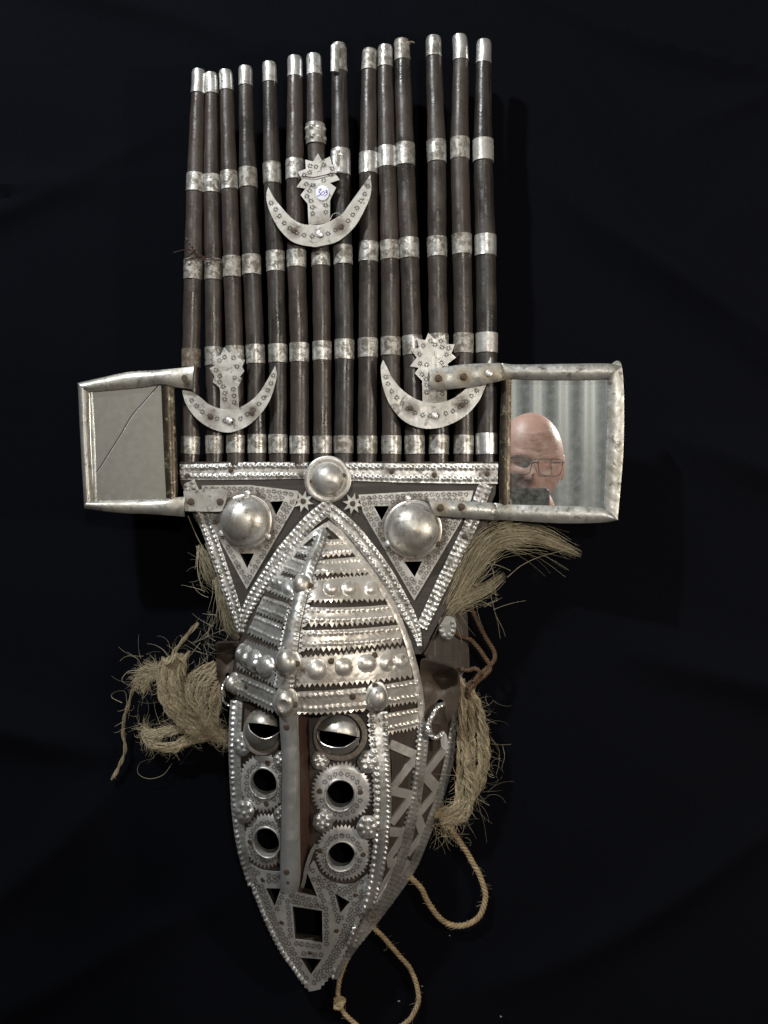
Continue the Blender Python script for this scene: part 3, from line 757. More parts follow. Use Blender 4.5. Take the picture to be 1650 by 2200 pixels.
# --- mirrors
def mirror_plane(px, py, z, n):
    C = np.array([0, 0, D]); k = (D-z)/D; Mp = np.array([(px-CX)*k, (CY-py)*k, z]); n = np.asarray(n, float)
    num = float(np.dot(n, Mp-C))
    def f(x, y):
        x = np.asarray(x, float); y = np.asarray(y, float)
        dn = n[0]*(x-CX)/D+n[1]*(CY-y)/D-n[2]
        return D-num/dn
    return f, Mp, n/np.linalg.norm(n)
NR = (-(1160-CX)/D, -(CY-1070)/D, 1.0)
zmr, MRp, MRn = mirror_plane(1200, 950, 132, NR)
zml, MLp, MLn = mirror_plane(275, 955, 132, (.06, .03, 1.0))
def glass(quad, zf, mat, label):
    q = np.array(quad, float); top = P(q[:, 0], q[:, 1], zf(q[:, 0], q[:, 1])); bot = top-np.array([0, 0, 5*U]); mb = MB()
    mb.add(np.concatenate([top, bot]), [(3, 2, 1, 0), (4, 5, 6, 7), (0, 1, 5, 4), (1, 2, 6, 5), (2, 3, 7, 6), (3, 0, 4, 7)])
    return mb.build('mirror', M[mat], mask, smooth=False, label=label)
gr = glass([(1084, 804), (1320, 800), (1312, 1100), (1080, 1098)], zmr, 'mirror', 'square mirror in a tin frame at the right, reflecting a bald head')
gl = glass([(176, 832), (365, 820), (374, 1085), (188, 1086)], zml, 'mirror2', 'cracked hazy mirror in a tin frame at the left')
def bar(A, B, zf, off, parent, mat='frame', name='frame_bar', crown=9, th=14, stn=(), **kw):
    STN[:] = list(stn); mb = MB(); ribbon(mb, A, B, zf, off=off, crown=crown, th=th, und=.35, res=3.0, **kw); STN.clear()
    return mb.build(name, M[mat], parent, angle=50)
# right frame
bar([(1306, 783), (1336, 788), (1340, 950), (1327, 1118)], [(1304, 790), (1306, 814), (1303, 950), (1297, 1088)], zmr, 5, gr, crown=3, th=18)
bar([(922, 796), (985, 784), (1064, 780), (1109, 783), (1200, 782), (1304, 781), (1337, 787)], [(925, 838), (985, 834), (1067, 820), (1101, 813), (1151, 815), (1250, 815), (1306, 813)],
    lambda x, y: np.where(np.asarray(x) > 1075, zmr(x, y), np.maximum(zmr(x, y), 131+0*np.asarray(x))), 9, gr, crown=6, th=7, stn=[(942, 813, 20, .9), (996, 810, 26, 1.0), (1050, 803, 24, .9), (1085, 815, 24, .6), (1070, 800, 22, .5)])
bar([(920, 1073), (984, 1076), (1067, 1081), (1095, 1084), (1200, 1087), (1296, 1092), (1327, 1116)], [(934, 1108), (984, 1112), (1045, 1116), (1095, 1118), (1200, 1124), (1290, 1123), (1327, 1118)],
    lambda x, y: np.where(np.asarray(x) > 1060, zmr(x, y), np.maximum(zmr(x, y), 126+0*np.asarray(x))), 7, gr, crown=6, th=7, stn=[(946, 1091, 24, .9), (991, 1089, 16, .7), (1095, 1085, 20, .4)])
bar([(1077, 814), (1073, 950), (1072, 1086)], [(1099, 816), (1097, 950), (1095, 1086)], zmr, 4, gr, 'brass', 'inner_edge', 5)
for (x, y) in ((942, 813), (996, 810)): rivet(x, y, flat(146), 0, 7.5, gr, False, 6)
rivet(1050, 802, flat(146), 0, 7, gr, True, 5)
for (x, y) in ((946, 1091), (991, 1089)): rivet(x, y, flat(139), 0, 7.5, gr, False, 6)
# left frame
bar([(167, 823), (173, 950), (181, 1093)], [(190, 840), (193, 950), (200, 1077)], zml, 5, gl)
bar([(166, 823), (214, 812), (277, 799), (337, 795), (383, 791), (417, 787)], [(188, 841), (245, 836), (300, 831), (341, 825), (373, 831), (414, 836)],
    lambda x, y: np.maximum(zml(x, y), 127+0*np.asarray(x)), 9, gl, crown=7, th=9, stn=[(382, 815, 40, .35), (250, 825, 60, .25)])
bar([(190, 1076), (277, 1074), (340, 1072), (398, 1067)], [(181, 1093), (256, 1102), (330, 1105), (395, 1110)], lambda x, y: np.maximum(zml(x, y), 124+0*np.asarray(x)), 8, gl, crown=8, stn=[(380, 1078, 22, .5), (260, 1095, 50, .25)])
bar([(346, 829), (351, 950), (357, 1074)], [(374, 832), (378, 950), (381, 1070)], zml, 4, gl, 'brass', 'inner_edge', 6)
bar([(192, 840), (197, 950), (201, 1078)], [(198, 841), (204, 950), (208, 1078)], zml, 1, gl, 'frame', 'inner_lip', 1, 3)
bar([(394, 1055), (440, 1051), (476, 1050), (491, 1055)], [(398, 1098), (440, 1099), (470, 1099), (478, 1097)], flat(133), 0, gl, 'plate', 'bracket', 0, 8, stn=[(410, 1078, 14, .7), (472, 1078, 16, .7), (485, 1060, 18, .5)])
for (x, y) in ((410, 1078), (473, 1078)): rivet(x, y, flat(133), 0, 7, gl, False, 3)
mb = MB(); lathe(mb, P(396, 812, 146), (0, 0, 1), [(6, -6), (6, 0.6), (.2, .7)], 14); mb.build('empty_nail_hole', M['nail'], gl)
q = spline([(339, 829), (310, 862), (283, 893), (258, 935), (235, 971), (215, 1003), (200, 1022)], 8)
mb = MB(); tube(mb, P(q[:, 0], q[:, 1], zml(q[:, 0], q[:, 1])+.3), 1.1*U, 6, flatten=.35); mb.build('crack', M['crack'], gl)
mb = MB(); tube(mb, P(q[:, 0]+1.9, q[:, 1]+1.0, zml(q[:, 0]+1.9, q[:, 1]+1.0)+.3), .35*U, 6, flatten=.35); mb.build('crack_edge', M['rivet'], gl)
# --- forehead: wooden core and tin courses
fore_out = [(703, 1123), (746, 1161), (789, 1215), (820, 1260), (849, 1312), (877, 1380), (891, 1434), (904, 1491), (909, 1570), (842, 1578), (838, 1522), (785, 1529), (700, 1534), (647, 1536), (612, 1538), (582, 1524), (545, 1510),
            (504, 1502), (500, 1450), (508, 1400), (524, 1353), (545, 1313), (573, 1263), (605, 1218), (640, 1170)]
mb = MB(); plate(mb, fore_out, zfore, -4, 4, g=9, und=.5)
bl = [(504, 1502), (545, 1510), (582, 1524), (612, 1538), (647, 1536), (700, 1534), (785, 1529), (838, 1522), (842, 1578)]
b_ = resample(bl, 60); top = P(b_[:, 0], b_[:, 1], zfore(b_[:, 0], b_[:, 1])-4); low = top.copy(); low[:, 2] = (zface(b_[:, 0], b_[:, 1])-12)*U
mb.add(np.stack([top, low], 1), gridfaces(60, 2))
# sides of the helmet down to the board
b_ = resample(spline(fore_out[:9], 6), 60); top = P(b_[:, 0], b_[:, 1], zfore(b_[:, 0], b_[:, 1])-4); low = top.copy(); low[:, 2] = 30*U
mb.add(np.stack([top, low], 1), gridfaces(60, 2))
b_ = resample(spline(fore_out[17:]+fore_out[:1], 6), 60); top = P(b_[:, 0], b_[:, 1], zfore(b_[:, 0], b_[:, 1])-4); low = top.copy(); low[:, 2] = 5*U
mb.add(np.stack([top, low], 1), gridfaces(60, 2))
fore = mb.build('forehead', M['core'], mask)

def bow(a, b, k=0.0, n=3):
    a = np.array(a, float); b = np.array(b, float); return [tuple(a+(b-a)*t+np.array([0, k*4*t*(1-t)])) for t in np.linspace(0, 1, n+1)]
def course(tl, tr, bl_, br, kt=0, kb=0, rows=2, bosses=(), tA=None, tB=(9.5, 8), mat='cream', off=1.5, rp=10.5, rr=5.6, rh=4.2, **kw):
    if tl[0] > 640: tl = (tl[0]-12, tl[1]+.5); bl_ = (bl_[0]-12, bl_[1]+.8)
    bl_ = (bl_[0], bl_[1]+3); br = (br[0], br[1]+3)
    rws = bead_rows(0, rp, rr, rh, .2 if rows == 2 else .5)[:rows] if rows else []
    return estrip(bow(tl, tr, kt), bow(bl_, br, kb), zfore, off, rws, mat, 'forehead_course', bosses=bosses, tA=tA, tB=tB, **kw)
STN[:] = [(700, 1170, 14, .4), (690, 1215, 12, .5), (672, 1265, 18, .4), (670, 1320, 12, .6), (655, 1375, 22, .7), (650, 1440, 26, .9), (655, 1500, 24, .8), (711, 1421, 16, .5), (700, 1460, 30, .4), (758, 1498, 26, .7), (805, 1407, 12, .4), (720, 1300, 8, .4)]
course((706, 1160), (743, 1157), (702, 1188), (756, 1184), rows=2, rp=8, rr=5, rh=3.5, tB=(9, 7))
course((698, 1203), (770, 1196), (690, 1226), (788, 1225), rp=9, rr=5, rh=3.2, tB=(9.5, 8))
course((685, 1248), (796, 1237), (674, 1284), (826, 1282), rows=0, bosses=[(712, 1262, 17, 17, 12), (751, 1262, 17, 17, 12), (797, 1263, 15, 15, 10)], tA=(9, 6), tB=(9.5, 9))
course((670, 1304), (837, 1299), (665, 1334), (849, 1327), 3, 3, rp=11, rr=6, tB=(10.5, 8.5))
course((661, 1354), (860, 1342), (659, 1387), (864, 1374), 3, 4, rp=11.3, rr=6.2, tB=(11, 9))
course((652, 1414), (872, 1394), (649, 1465), (886, 1446), 2, 4, rows=0, bosses=[(681, 1439, 20, 20, 15), (738, 1433, 18, 18.5, 14), (788, 1425, 19, 19, 14), (831, 1424, 16, 17, 8), (863, 1421, 14, 16, 8)], tA=(11.5, 8), tB=(11, 9), dent=[(838, 1430, 12, 9), (866, 1415, 10, 6), (845, 1418, 9, 4)])
course((647, 1487), (786, 1477), (648, 1526), (786, 1519), 1, 3, rp=12, rr=6.4, rh=4.6, tB=(13, 7))
course((834, 1471), (893, 1459), (838, 1509), (897, 1500), 0, 1, rp=9.5, rr=5.4, tB=(9, 8))
course((836, 1534), (898, 1521), (842, 1568), (902, 1554), 0, 1, rp=9.5, rr=5.4, tB=(8.5, 9))
# left flank courses, seen edge-on
lk = dict(mat='tin', rp=8, rr=5, rh=3.6)
course((650, 1172), (672, 1174), (640, 1182), (668, 1190), tB=(5, 5), **lk)
course((628, 1196), (658, 1206), (606, 1220), (648, 1236), tB=(5.5, 6), **lk)
course((598, 1238), (636, 1248), (577, 1262), (628, 1284), rows=0, bosses=[(588, 1250, 11, 15, 10), (602, 1254, 12, 16, 11), (618, 1260, 13, 18, 12)], tA=(5, 5), tB=(6, 8), mat='tin')
course((566, 1280), (622, 1298), (551, 1308), (613, 1332), tB=(6, 8), **lk)
course((549, 1320), (608, 1342), (532, 1352), (601, 1384), tB=(6.5, 8), **lk)
course((524, 1378), (596, 1404), (508, 1424), (588, 1464), rows=0, bosses=[(517, 1401, 11, 22, 11), (531, 1410, 12, 24, 13), (548, 1420, 14, 25, 15), (572, 1431, 17, 23, 15)], tA=(7, 7), tB=(7, 9), mat='tin')
STN[:] = [(529, 1476, 12, .9)]
course((510, 1446), (592, 1482), (508, 1484), (588, 1524), rp=8.6, rr=5, rh=4, tB=(8, 7), mat='tin')
STN.clear()
rivet(529, 1474, zfore, 2, 5, mask)
for (x, y) in ((711.5, 1420.4), (805, 1407.6), (758, 1497)): rivet(x, y, zfore, 2.5, 6.2, mask)
# plain border bands with small rivets
def border(C, w, rv):
    STN[:] = [(x, y, 12, .5) for x, y in C[::2]]
    mb = MB(); strip(mb, C, w, zfore, off=3.0, rows=[], und=.7, crown=1.5, res=2.6); o_ = mb.build('border_band', M['cream'], mask)
    c = resample(spline(C, 8), rv+2)[1:-1]
    for (x, y) in c: rivet(float(x), float(y), zfore, 4.5, 3.0, o_, True, 1.5)
    STN.clear()
border([(703, 1122), (746, 1162), (789, 1216), (820, 1261), (849, 1313), (877, 1381), (891, 1435), (903, 1492), (908, 1562)], [15, 14, 14, 13, 12, 14, 14, 15], 9)
border([(702, 1126), (668, 1150), (640, 1176), (606, 1222), (575, 1268)], [10, 11, 10, 8, 7], 3)
# ridge strip
STN[:] = [(690, 1185, 14, .4), (655, 1290, 20, .5), (640, 1345, 20, .7), (632, 1390, 18, .7), (640, 1455, 20, .7), (610, 1460, 18, .5)]
estrip([(686, 1138), (668, 1180), (650, 1222), (632, 1280), (617, 1330), (605, 1385), (597, 1440), (590, 1478)], [(703, 1142), (692, 1185), (676, 1228), (660, 1290), (648, 1345), (642, 1390), (638, 1440), (634, 1478)], zfore, 4.0,
       [(.14, 11, 4.4, 2.6), (.86, 10, 4.6, 2.8)], 'tin', 'ridge_strip', tA=(9, 6), tB=(11, 9), crown=9, und=.2)
STN.clear()
def boss(px, py, rx, ry, h, zf, off, nails, mat='boss', name='boss', label=None, stain=0.0, n=None, dent=None):
    mb = MB(); n = normal_at(zf, px, py, 20) if n is None else n
    n = n*np.array([.55, .55, 1]); n /= np.linalg.norm(n)
    k = (D-float(zf(px, py)))/D
    pr = [(1.0, -5), (1.0, 0), (.93, 1.5), (.80, 2)]; pr = [(rx*a*k, b) for a, b in pr]+[(rx*.8*a*k, 2+b) for a, b in domeprof(1.0, h, 10)]
    lathe(mb, P(px, py, float(zf(px, py))+off), n, pr, 30, sy=ry/rx, jit=.02, stain=stain)
    if dent:
        v = mb.v[0]; c = P(dent[0], dent[1], float(zf(px, py))+off+h); d = np.hypot(v[:, 0]-c[0], v[:, 1]-c[1])/U
        v[:, 2] -= dent[3]*U*np.clip(1-(d/dent[2])**2, 0, 1)
    o_ = mb.build(name, M[mat], mask, label=label, angle=50)
    for (x, y) in nails:
        q = math.hypot((x-px)/rx, (y-py)/ry)/.8
        zz = float(zf(px, py))+off+2+(h*math.sqrt(max(0, 1-q*q)) if q < 1 else 0)
        rivet(x, y, flat(zz), -1, 6.0, o_, False, 2.2)
    return o_
boss(649.5, 1257, 24, 29, 17, zfore, 7, [(666, 1258)], label='oval tin boss high on the forehead ridge')
boss(618, 1423, 30, 36, 20, zfore, 7, [(638, 1426), (598, 1432)], label='oval tin boss low on the forehead ridge')
boss(614, 1510, 29, 37, 20, zfore, 7, [(633, 1514)], dent=(608, 1517, 12, 7), label='dented tin boss at the root of the nose')
boss(809, 1499, 28, 35, 19, zfore, 4, [(806, 1473), (812, 1527)], label='tin boss at the right end of the brow')
boss(503, 1468, 18, 24, 17, zfore, 2, [], n=np.array([-1.3, 0, 1.0]), label='tin boss wrapped round the left temple')

# --- face: wooden core with openings
gears = [((566, 1681, 54, 65), (566.5, 1683, 30, 32)), ((573, 1806, 52, 59), (573, 1810, 29, 33)), ((735, 1702, 66, 67), (731, 1709, 31, 33)), ((738, 1832, 61, 61), (733, 1840, 30, 33))]
mouth = [(628, 1947), (692, 1957), (693, 2026), (634, 2018)]
chin_h = [mouth, [(571, 1908), (603, 1909), (590, 1948)], [(719, 1919), (752, 1938), (731, 1962)], [(659, 1872), (682, 1927), (640, 1918)], [(644, 2057), (691, 2061), (668, 2095)]]
face_out = [(500, 1500), (498, 1580), (499, 1650), (511, 1760), (535, 1880), (552, 1934), (574, 1988), (602, 2043), (631, 2084), (657, 2119), (670, 2127), (683, 2124), (705, 2100), (728, 2072), (750, 2035), (772, 1990), (798, 1940), (820, 1860), (836, 1750), (840, 1650), (838, 1570), (836, 1500)]
eyeL = (566, 1566); eyeR = (725, 1576)
holes = [circ(*g[1], n=28) for g in gears]+chin_h+[circ(eyeL[0]+2, eyeL[1]+6, 34, 30, 24), circ(eyeR[0], eyeR[1]+8, 42, 30, 24)]
mb = MB(); plate(mb, face_out, zface, -5, 5, holes=holes, g=10, und=.4)
# hidden left cheek wall
b_ = resample(spline(face_out[:12], 6), 70); top = P(b_[:, 0], b_[:, 1], zface(b_[:, 0], b_[:, 1])-5); low = top.copy(); low[:, 2] = 3*U; low[:, 0] += 6*U
mb.add(np.stack([top, low], 1), gridfaces(70, 2))
face = mb.build('face', M['core'], mask)
# walls of the openings, cut through the thick wood
def wallof(poly, depth, mat, name, parent, off=-4.5, shrink=1.0, g=3):
    p = densify(poly, g); top = P(p[:, 0], p[:, 1], zface(p[:, 0], p[:, 1])+off); c = top.mean(0); low = top-np.array([0, 0, depth*U])
    n = len(p); m_ = MB(); V = np.concatenate([top, low])
    m_.add(V, [(i, (i+1) % n, n+(i+1) % n, n+i) for i in range(n)])
    return m_.build(name, M[mat], parent)
for g in gears: wallof(circ(*g[1], n=28), 46, 'flatstrip', 'bored_hole', face)
for h in chin_h: wallof(h, 30, 'core', 'cut_hole', face, g=8)

# --- nose
ynz = [1530, 1600, 1700, 1800, 1880, 1918]; znz = [250, 240, 236, 226, 208, 198]
znose = lambda x, y: np.interp(np.asarray(y, float), ynz, znz)+0*np.asarray(x, float)
nl = [(600, 1535), (601, 1560), (606, 1652), (604, 1766), (602, 1862), (602, 1914)]; nr = [(641, 1535), (641, 1560), (643, 1640), (644, 1766), (645, 1881), (640, 1915)]
Ls = resample(spline(nl, 8), 40); Rs = resample(spline(nr, 8), 40)
br_ = np.stack([np.interp(Rs[:, 1], [1535, 1620, 1800, 1860, 1916], [664, 666, 669, 660, 648]), Rs[:, 1]], -1)
mb = MB()
ptl = P(Ls[:, 0], Ls[:, 1], znose(Ls[:, 0], Ls[:, 1])-3); ptr = P(Rs[:, 0], Rs[:, 1], znose(Rs[:, 0], Rs[:, 1])-3)
pbr = P(br_[:, 0], br_[:, 1], zface(br_[:, 0], br_[:, 1])-6); pbl = ptl.copy(); pbl[:, 2] = (zface(Ls[:, 0], Ls[:, 1])-6)*U; pbl[:, 0] -= 8*U
mb.add(np.stack([pbl, ptl, ptr, pbr], 1), gridfaces(40, 4))
e = mb.add([pbl[-1], ptl[-1], ptr[-1], pbr[-1]], [(0, 1, 2, 3)])
nose = mb.build('nose', M['nosewood'], mask, angle=30)
mb = MB(); STN[:] = [(620, 1870, 14, .3)]
ribbon(mb, nl, nr, znose, off=0, crown=9, th=8, und=.25, res=3.0); STN.clear()
nb_ = mb.build('nose_bar', M['nosebar'], nose, angle=50)
for (x, y) in ((616, 1562), (616, 1873), (619, 1896)): rivet(x, y, znose, 9, 6.2 if y != 1896 else 4, nose, False, 1.5)
# curved trim on the flank of the nose
t_ = spline([(676, 1812), (666, 1830), (655, 1862), (650, 1890), (645, 1905)], 8)
mb = MB()
ta = P(t_[:, 0], t_[:, 1], np.linspace(178, 196, len(t_))); tb = P(t_[:, 0]+7, t_[:, 1]+4, np.linspace(166, 160, len(t_)))
tc = ta-np.array([0, 0, 2*U])
mb.add(np.stack([tc, ta, tb], 1), gridfaces(len(t_), 3)); mb.build('nostril_trim', M['frame'], nose)

# --- eyes
def eye(cx, cy, rx, ry, slit, arc, fl, label):
    zc0 = float(zface(cx, cy))+12; h = rx*.98
    zf = lambda x, y: zc0+2+h*np.sqrt(np.clip(1-((np.asarray(x, float)-cx)/(rx*1.02))**2-((np.asarray(y, float)-cy)/(ry*1.02))**2, 0, 1))
    (xa, ya), (xb, yb) = slit
    def ang(x, y): return math.atan2((y-cy)/ry, (x-cx)/rx)
    def rim(x, y):
        a = ang(x, y); return (cx+rx*math.cos(a), cy+ry*math.sin(a))
    a0 = ang(xa, ya); a1 = ang(xb, yb)
    a0 = a0-2*math.pi if a0 > 0 else a0
    if a0 > -math.pi/2: a0 -= 2*math.pi
    ups = [(cx+rx*math.cos(a), cy+ry*math.sin(a)) for a in np.linspace(a0, a1, 30)]
    up = ups+[(xb, yb)]+[(xb+(xa-xb)*t, yb+(ya-yb)*t-2.5*math.sin(math.pi*t)) for t in np.linspace(.1, .9, 8)]+[(xa, ya)]
    mb = MB(); plate(mb, up, zf, 0, 2.5, g=3.5, und=.3)
    lid = mb.build('eye', M['boss'], mask, label=label, angle=50)
    a0b = a0+2*math.pi
    lows = [(cx+rx*math.cos(a), cy+ry*math.sin(a)) for a in np.linspace(a1, a0b, 30)]
    arcp = [tuple(p) for p in spline(arc, 6)]
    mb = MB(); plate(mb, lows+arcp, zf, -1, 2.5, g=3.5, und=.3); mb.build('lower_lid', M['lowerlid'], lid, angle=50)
    # bright folded edge of the lower lid
    ar = np.array(arcp); mb = MB(); tube(mb, P(ar[:, 0], ar[:, 1], zf(ar[:, 0], ar[:, 1])), 1.0*U, 6); mb.build('lid_edge', M['capbright'], lid)
    mb = MB()
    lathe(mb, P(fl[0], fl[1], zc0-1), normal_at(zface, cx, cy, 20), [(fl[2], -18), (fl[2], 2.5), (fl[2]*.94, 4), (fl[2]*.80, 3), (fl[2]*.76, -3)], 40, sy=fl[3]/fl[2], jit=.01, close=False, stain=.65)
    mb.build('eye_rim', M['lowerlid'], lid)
    return lid
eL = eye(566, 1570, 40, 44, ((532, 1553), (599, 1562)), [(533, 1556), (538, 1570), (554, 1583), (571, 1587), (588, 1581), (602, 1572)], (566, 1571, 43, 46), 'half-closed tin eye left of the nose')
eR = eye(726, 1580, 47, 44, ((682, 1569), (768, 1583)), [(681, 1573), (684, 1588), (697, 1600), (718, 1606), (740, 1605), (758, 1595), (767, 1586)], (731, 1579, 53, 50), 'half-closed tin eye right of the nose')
rivet(773.6, 1601, zface, 6, 6.5, eR, True, 4)

# --- toothed discs round the cheek holes
def gear(o, h, nt, off, nails, label):
    x, y, rx, ry = o; pts = []
    for k in range(nt):
        a = 2*math.pi*k/nt; s = math.pi/nt; j = random.uniform(.97, 1.02)
        for (da, f) in ((-s*.98, .875), (-s*.1, j), (s*.1, j)):
            pts.append((x+rx*f*math.cos(a+da), y+ry*f*math.sin(a+da)))
    bend = lambda a, b: -5.0*np.clip((np.hypot((a-x)/rx, (b-y)/ry)-.80)/.2, 0, 1)**1.5
    STN[:] = [(x+rx*.9, y-8, 26, .45), (x, y-ry*.85, 24, .4)]+[(p[0], p[1], 12, .5) for p in nails]
    mb = MB(); plate(mb, pts, zface, off, 3, holes=[circ(*h, n=36)], g=5.5, und=.4, bend=bend); STN.clear()
    g_ = mb.build('toothed_disc', M['chin'], mask, label=label)
    hx, hy, hr, hr2 = h
    ring = [(hx+(x-hx)*.4+(hr+rx*.80)*.5*math.cos(a)*1.02, hy+(y-hy)*.4+(hr2+ry*.80)*.5*math.sin(a)*1.02) for a in np.linspace(0, 2*math.pi, 20, endpoint=False)]
    stars(g_, [p for p in ring if all(math.hypot(p[0]-q[0], p[1]-q[1]) > 9 for q in nails)], zface, off, 5.7)
    # collar turned down into the hole
    mb = MB(); n = normal_at(zface, hx, hy, 12); c = P(hx, hy, float(zface(hx, hy))+off)
    k = (D-float(zface(hx, hy)))/D
    pr = [(hr*1.14*k, -.5), (hr*1.10*k, 2.2), (hr*1.03*k, 2.6), (hr*.985*k, 1.5), (hr*.965*k, -3), (hr*.95*k, -13)]
    lathe(mb, c, n*np.array([.6, .6, 1]), pr, 40, sy=hr2/hr, jit=.008, close=False, stain=.22)
    mb.build('collar', M['tin'], g_, angle=60)
    for (px_, py_) in nails: rivet(px_, py_, zface, off, 5.6, g_, False, 1.4)
gear(*gears[0], 40, 5, [(575, 1640), (572, 1727)], 'upper toothed disc left of the nose')
gear(*gears[1], 38, 4, [(537, 1809)], 'lower toothed disc left of the nose')
gear(*gears[2], 44, 5, [(687, 1700), (774, 1702)], 'upper toothed disc right of the nose')
gear(*gears[3], 42, 4, [(687, 1828), (780, 1836)], 'lower toothed disc right of the nose')

# --- rosettes
def rosette(x, y, rx, ry, off=17, nb=6, a0=.2):
    na, nr_ = 56, 12; an = np.linspace(0, 2*math.pi, na, endpoint=False); V = []
    for j in range(nr_+1):
        f = j/nr_; sc = 1+.035*np.cos(an*nb-nb*a0)*f
        px = x+rx*f*sc*np.cos(an); py = y+ry*f*sc*np.sin(an)
        d = np.zeros(na)
        for b in range(nb):
            a = a0+2*math.pi*b/nb; dd = np.hypot(px-(x+rx*.66*math.cos(a)), py-(y+ry*.66*math.sin(a)))/(rx*.34)
            d = np.maximum(d, 3.6*np.clip(1-dd**2, 0, 1)**1.6)
        V.append(P(px, py, zface(px, py)+off+d-4.5*f**4+1.0*np.cos(f*3.1)))
    V.append(V[-1]-np.array([0, 0, 6*U]))
    mb = MB(); V = np.concatenate(V)
    mb.add(V, [(j*na+i, j*na+(i+1) % na, (j+1)*na+(i+1) % na, (j+1)*na+i) for j in range(nr_+1) for i in range(na)], np.full(len(V), .08))
    o_ = mb.build('rosette', M['tin'], mask, angle=60); rivet(x, y+1, zface, off, 3.6, o_, True, 5)
for a in ((520.6, 1599, 21, 25), (524.4, 1744.5, 21, 24), (604, 1632, 17, 20), (605, 1752, 17, 20), (687, 1634, 20, 20), (791, 1637, 23, 25), (693, 1767, 22, 22), (790, 1778, 24, 25)): rosette(*a, a0=random.random())

# --- chin plate
chin_out = [tuple(p) for p in spline([(533, 1850), (548, 1862), (566, 1870), (600, 1873)], 5)]+[(602, 1873), (640, 1873), (660, 1871)]+[tuple(p) for p in spline([(664, 1868), (674, 1850), (688, 1877), (710, 1894), (736, 1900), (762, 1897), (790, 1878)], 5)[3:]]
def scal(pts, pitch, amp):
    out = []
    q = resample(spline(pts, 8), max(3, int(plen(pts)/pitch)*2+1)); t = np.gradient(q, axis=0); t /= np.linalg.norm(t, axis=1, keepdims=True); n = np.stack([t[:, 1], -t[:, 0]], -1)
    for i, p in enumerate(q): out.append(tuple(p+n[i]*(amp if i % 2 else -amp*.2)))
    return out
chin_out += scal([(793, 1905), (782, 1938), (768, 1984), (747, 2032), (725, 2076), (705, 2102), (683, 2127)], 11, 3.0)
chin_out += scal([(670, 2130), (657, 2121), (631, 2084), (602, 2043), (574, 1988), (552, 1934), (535, 1888)], 11, 3.0)
def clean(poly): return [p for i, p in enumerate(poly) if math.dist(p, poly[i-1]) > 1.2]
chin_out = clean(chin_out)
mb = MB(); STN[:] = [(723, 2000, 14, .2)]
plate(mb, chin_out, zface, 1.5, 3.5, holes=chin_h, g=7, und=.45); STN.clear()
chin = mb.build('chin_plate', M['chin'], mask, label='pointed stamped tin chin plate with a square mouth hole')
pts = []
co = np.array(chin_out)
for d in (9, 19): pts += along(inset([(533, 1852), (566, 1872), (600, 1875), (660, 1872), (676, 1853), (690, 1879), (736, 1902), (790, 1880), (782, 1938), (747, 2032), (705, 2100), (670, 2127), (631, 2084), (574, 1988), (535, 1888)], d), 12.3, True)
for h in chin_h: pts += along(inset(h, -9), 12.2, True)
cn = [(564, 1890), (605, 1982), (723, 2000), (666, 2047), (763.6, 1923)]
keep = []
hh = [np.array(inset(h, -5)) for h in chin_h]
for p in pts:
    if not inpoly(p[0], p[1], co) or any(inpoly(p[0], p[1], h) for h in hh): continue
    if any(math.hypot(p[0]-q[0], p[1]-q[1]) < 9.6 for q in keep) or any(math.hypot(p[0]-q[0], p[1]-q[1]) < 10 for q in cn): continue
    if 602 < p[0] < 645 and p[1] < 1912: continue
    keep.append(p)
stars(chin, keep, zface, 1.7, 5.7)
for p in cn: rivet(*p, zface, 2, 5.2, chin, False, 1.2)

# --- bead-edged borders of face and flank
edge_l = [(508, 1505), (505, 1560), (504, 1640), (509, 1735), (517, 1810), (530, 1868), (540, 1900)]
cstrip(edge_l, [26, 26, 24, 24, 20, 14], zface, 6, [(.26, 11.5, 5.6, 4.2), (.80, 11.5, 3.6, 1.0)], 'tin', 'face_border', tA=None)
cstrip([(540, 1896), (556, 1938), (578, 1990), (606, 2044), (634, 2085), (658, 2116)], [9, 8, 8, 8, 8], zface, 3.5, [(.5, 10, 5.2, 4)], 'chin', 'face_border')
edge_r = [(812, 1530), (817, 1610), (822, 1680), (823, 1760), (816, 1840), (804, 1905), (790, 1956), (766, 2006), (745, 2046), (729, 2078), (718, 2102)]
STN[:] = [(812, 1545, 22, .4), (826, 1590, 12, .4)]
zedge = lambda x, y: np.minimum(zface(x, y), zside(x, y)+0)+8
cstrip(edge_r, [40, 38, 36, 36, 32, 28, 24, 20, 17, 13], zedge, 3, [(.15, 13, 5.8, 4.6), (.86, 11, 5.2, 4.2)], 'tin', 'face_border', tA=(11, 5), label='beaded tin border along the right edge of the face')
STN.clear()
mb = MB()
side_out = [(836, 1555), (908, 1545), (985, 1490), (985, 1530), (978, 1580), (960, 1670), (934, 1752), (902, 1836), (862, 1908), (802, 1990), (755, 2049), (729, 2100), (720, 2098), (748, 2035), (772, 1985), (798, 1940), (822, 1860), (838, 1750), (842, 1650)]
plate(mb, side_out, zside, -4, 3, g=11, und=.5)
b_ = resample(spline(side_out[2:12], 5), 50); top = P(b_[:, 0], b_[:, 1], zside(b_[:, 0], b_[:, 1])-4); low = top.copy(); low[:, 2] = 1*U
mb.add(np.stack([top, low], 1), gridfaces(50, 2))
side = mb.build('cheek_side', M['core'], mask)
mid = [(914, 1555), (909, 1600), (904, 1650), (898, 1700), (888, 1750), (876, 1800), (866, 1837), (848, 1890), (832, 1920), (800, 1966), (765, 2018), (738, 2066)]
cstrip(mid, [20, 22, 21, 21, 21, 20, 20, 18, 16, 14, 10], zside, 6, [(.22, 10.5, 3.9, 2.5), (.78, 10.5, 3.9, 2.5)], 'tin', 'side_border', tA=None, tB=None, crown=1)
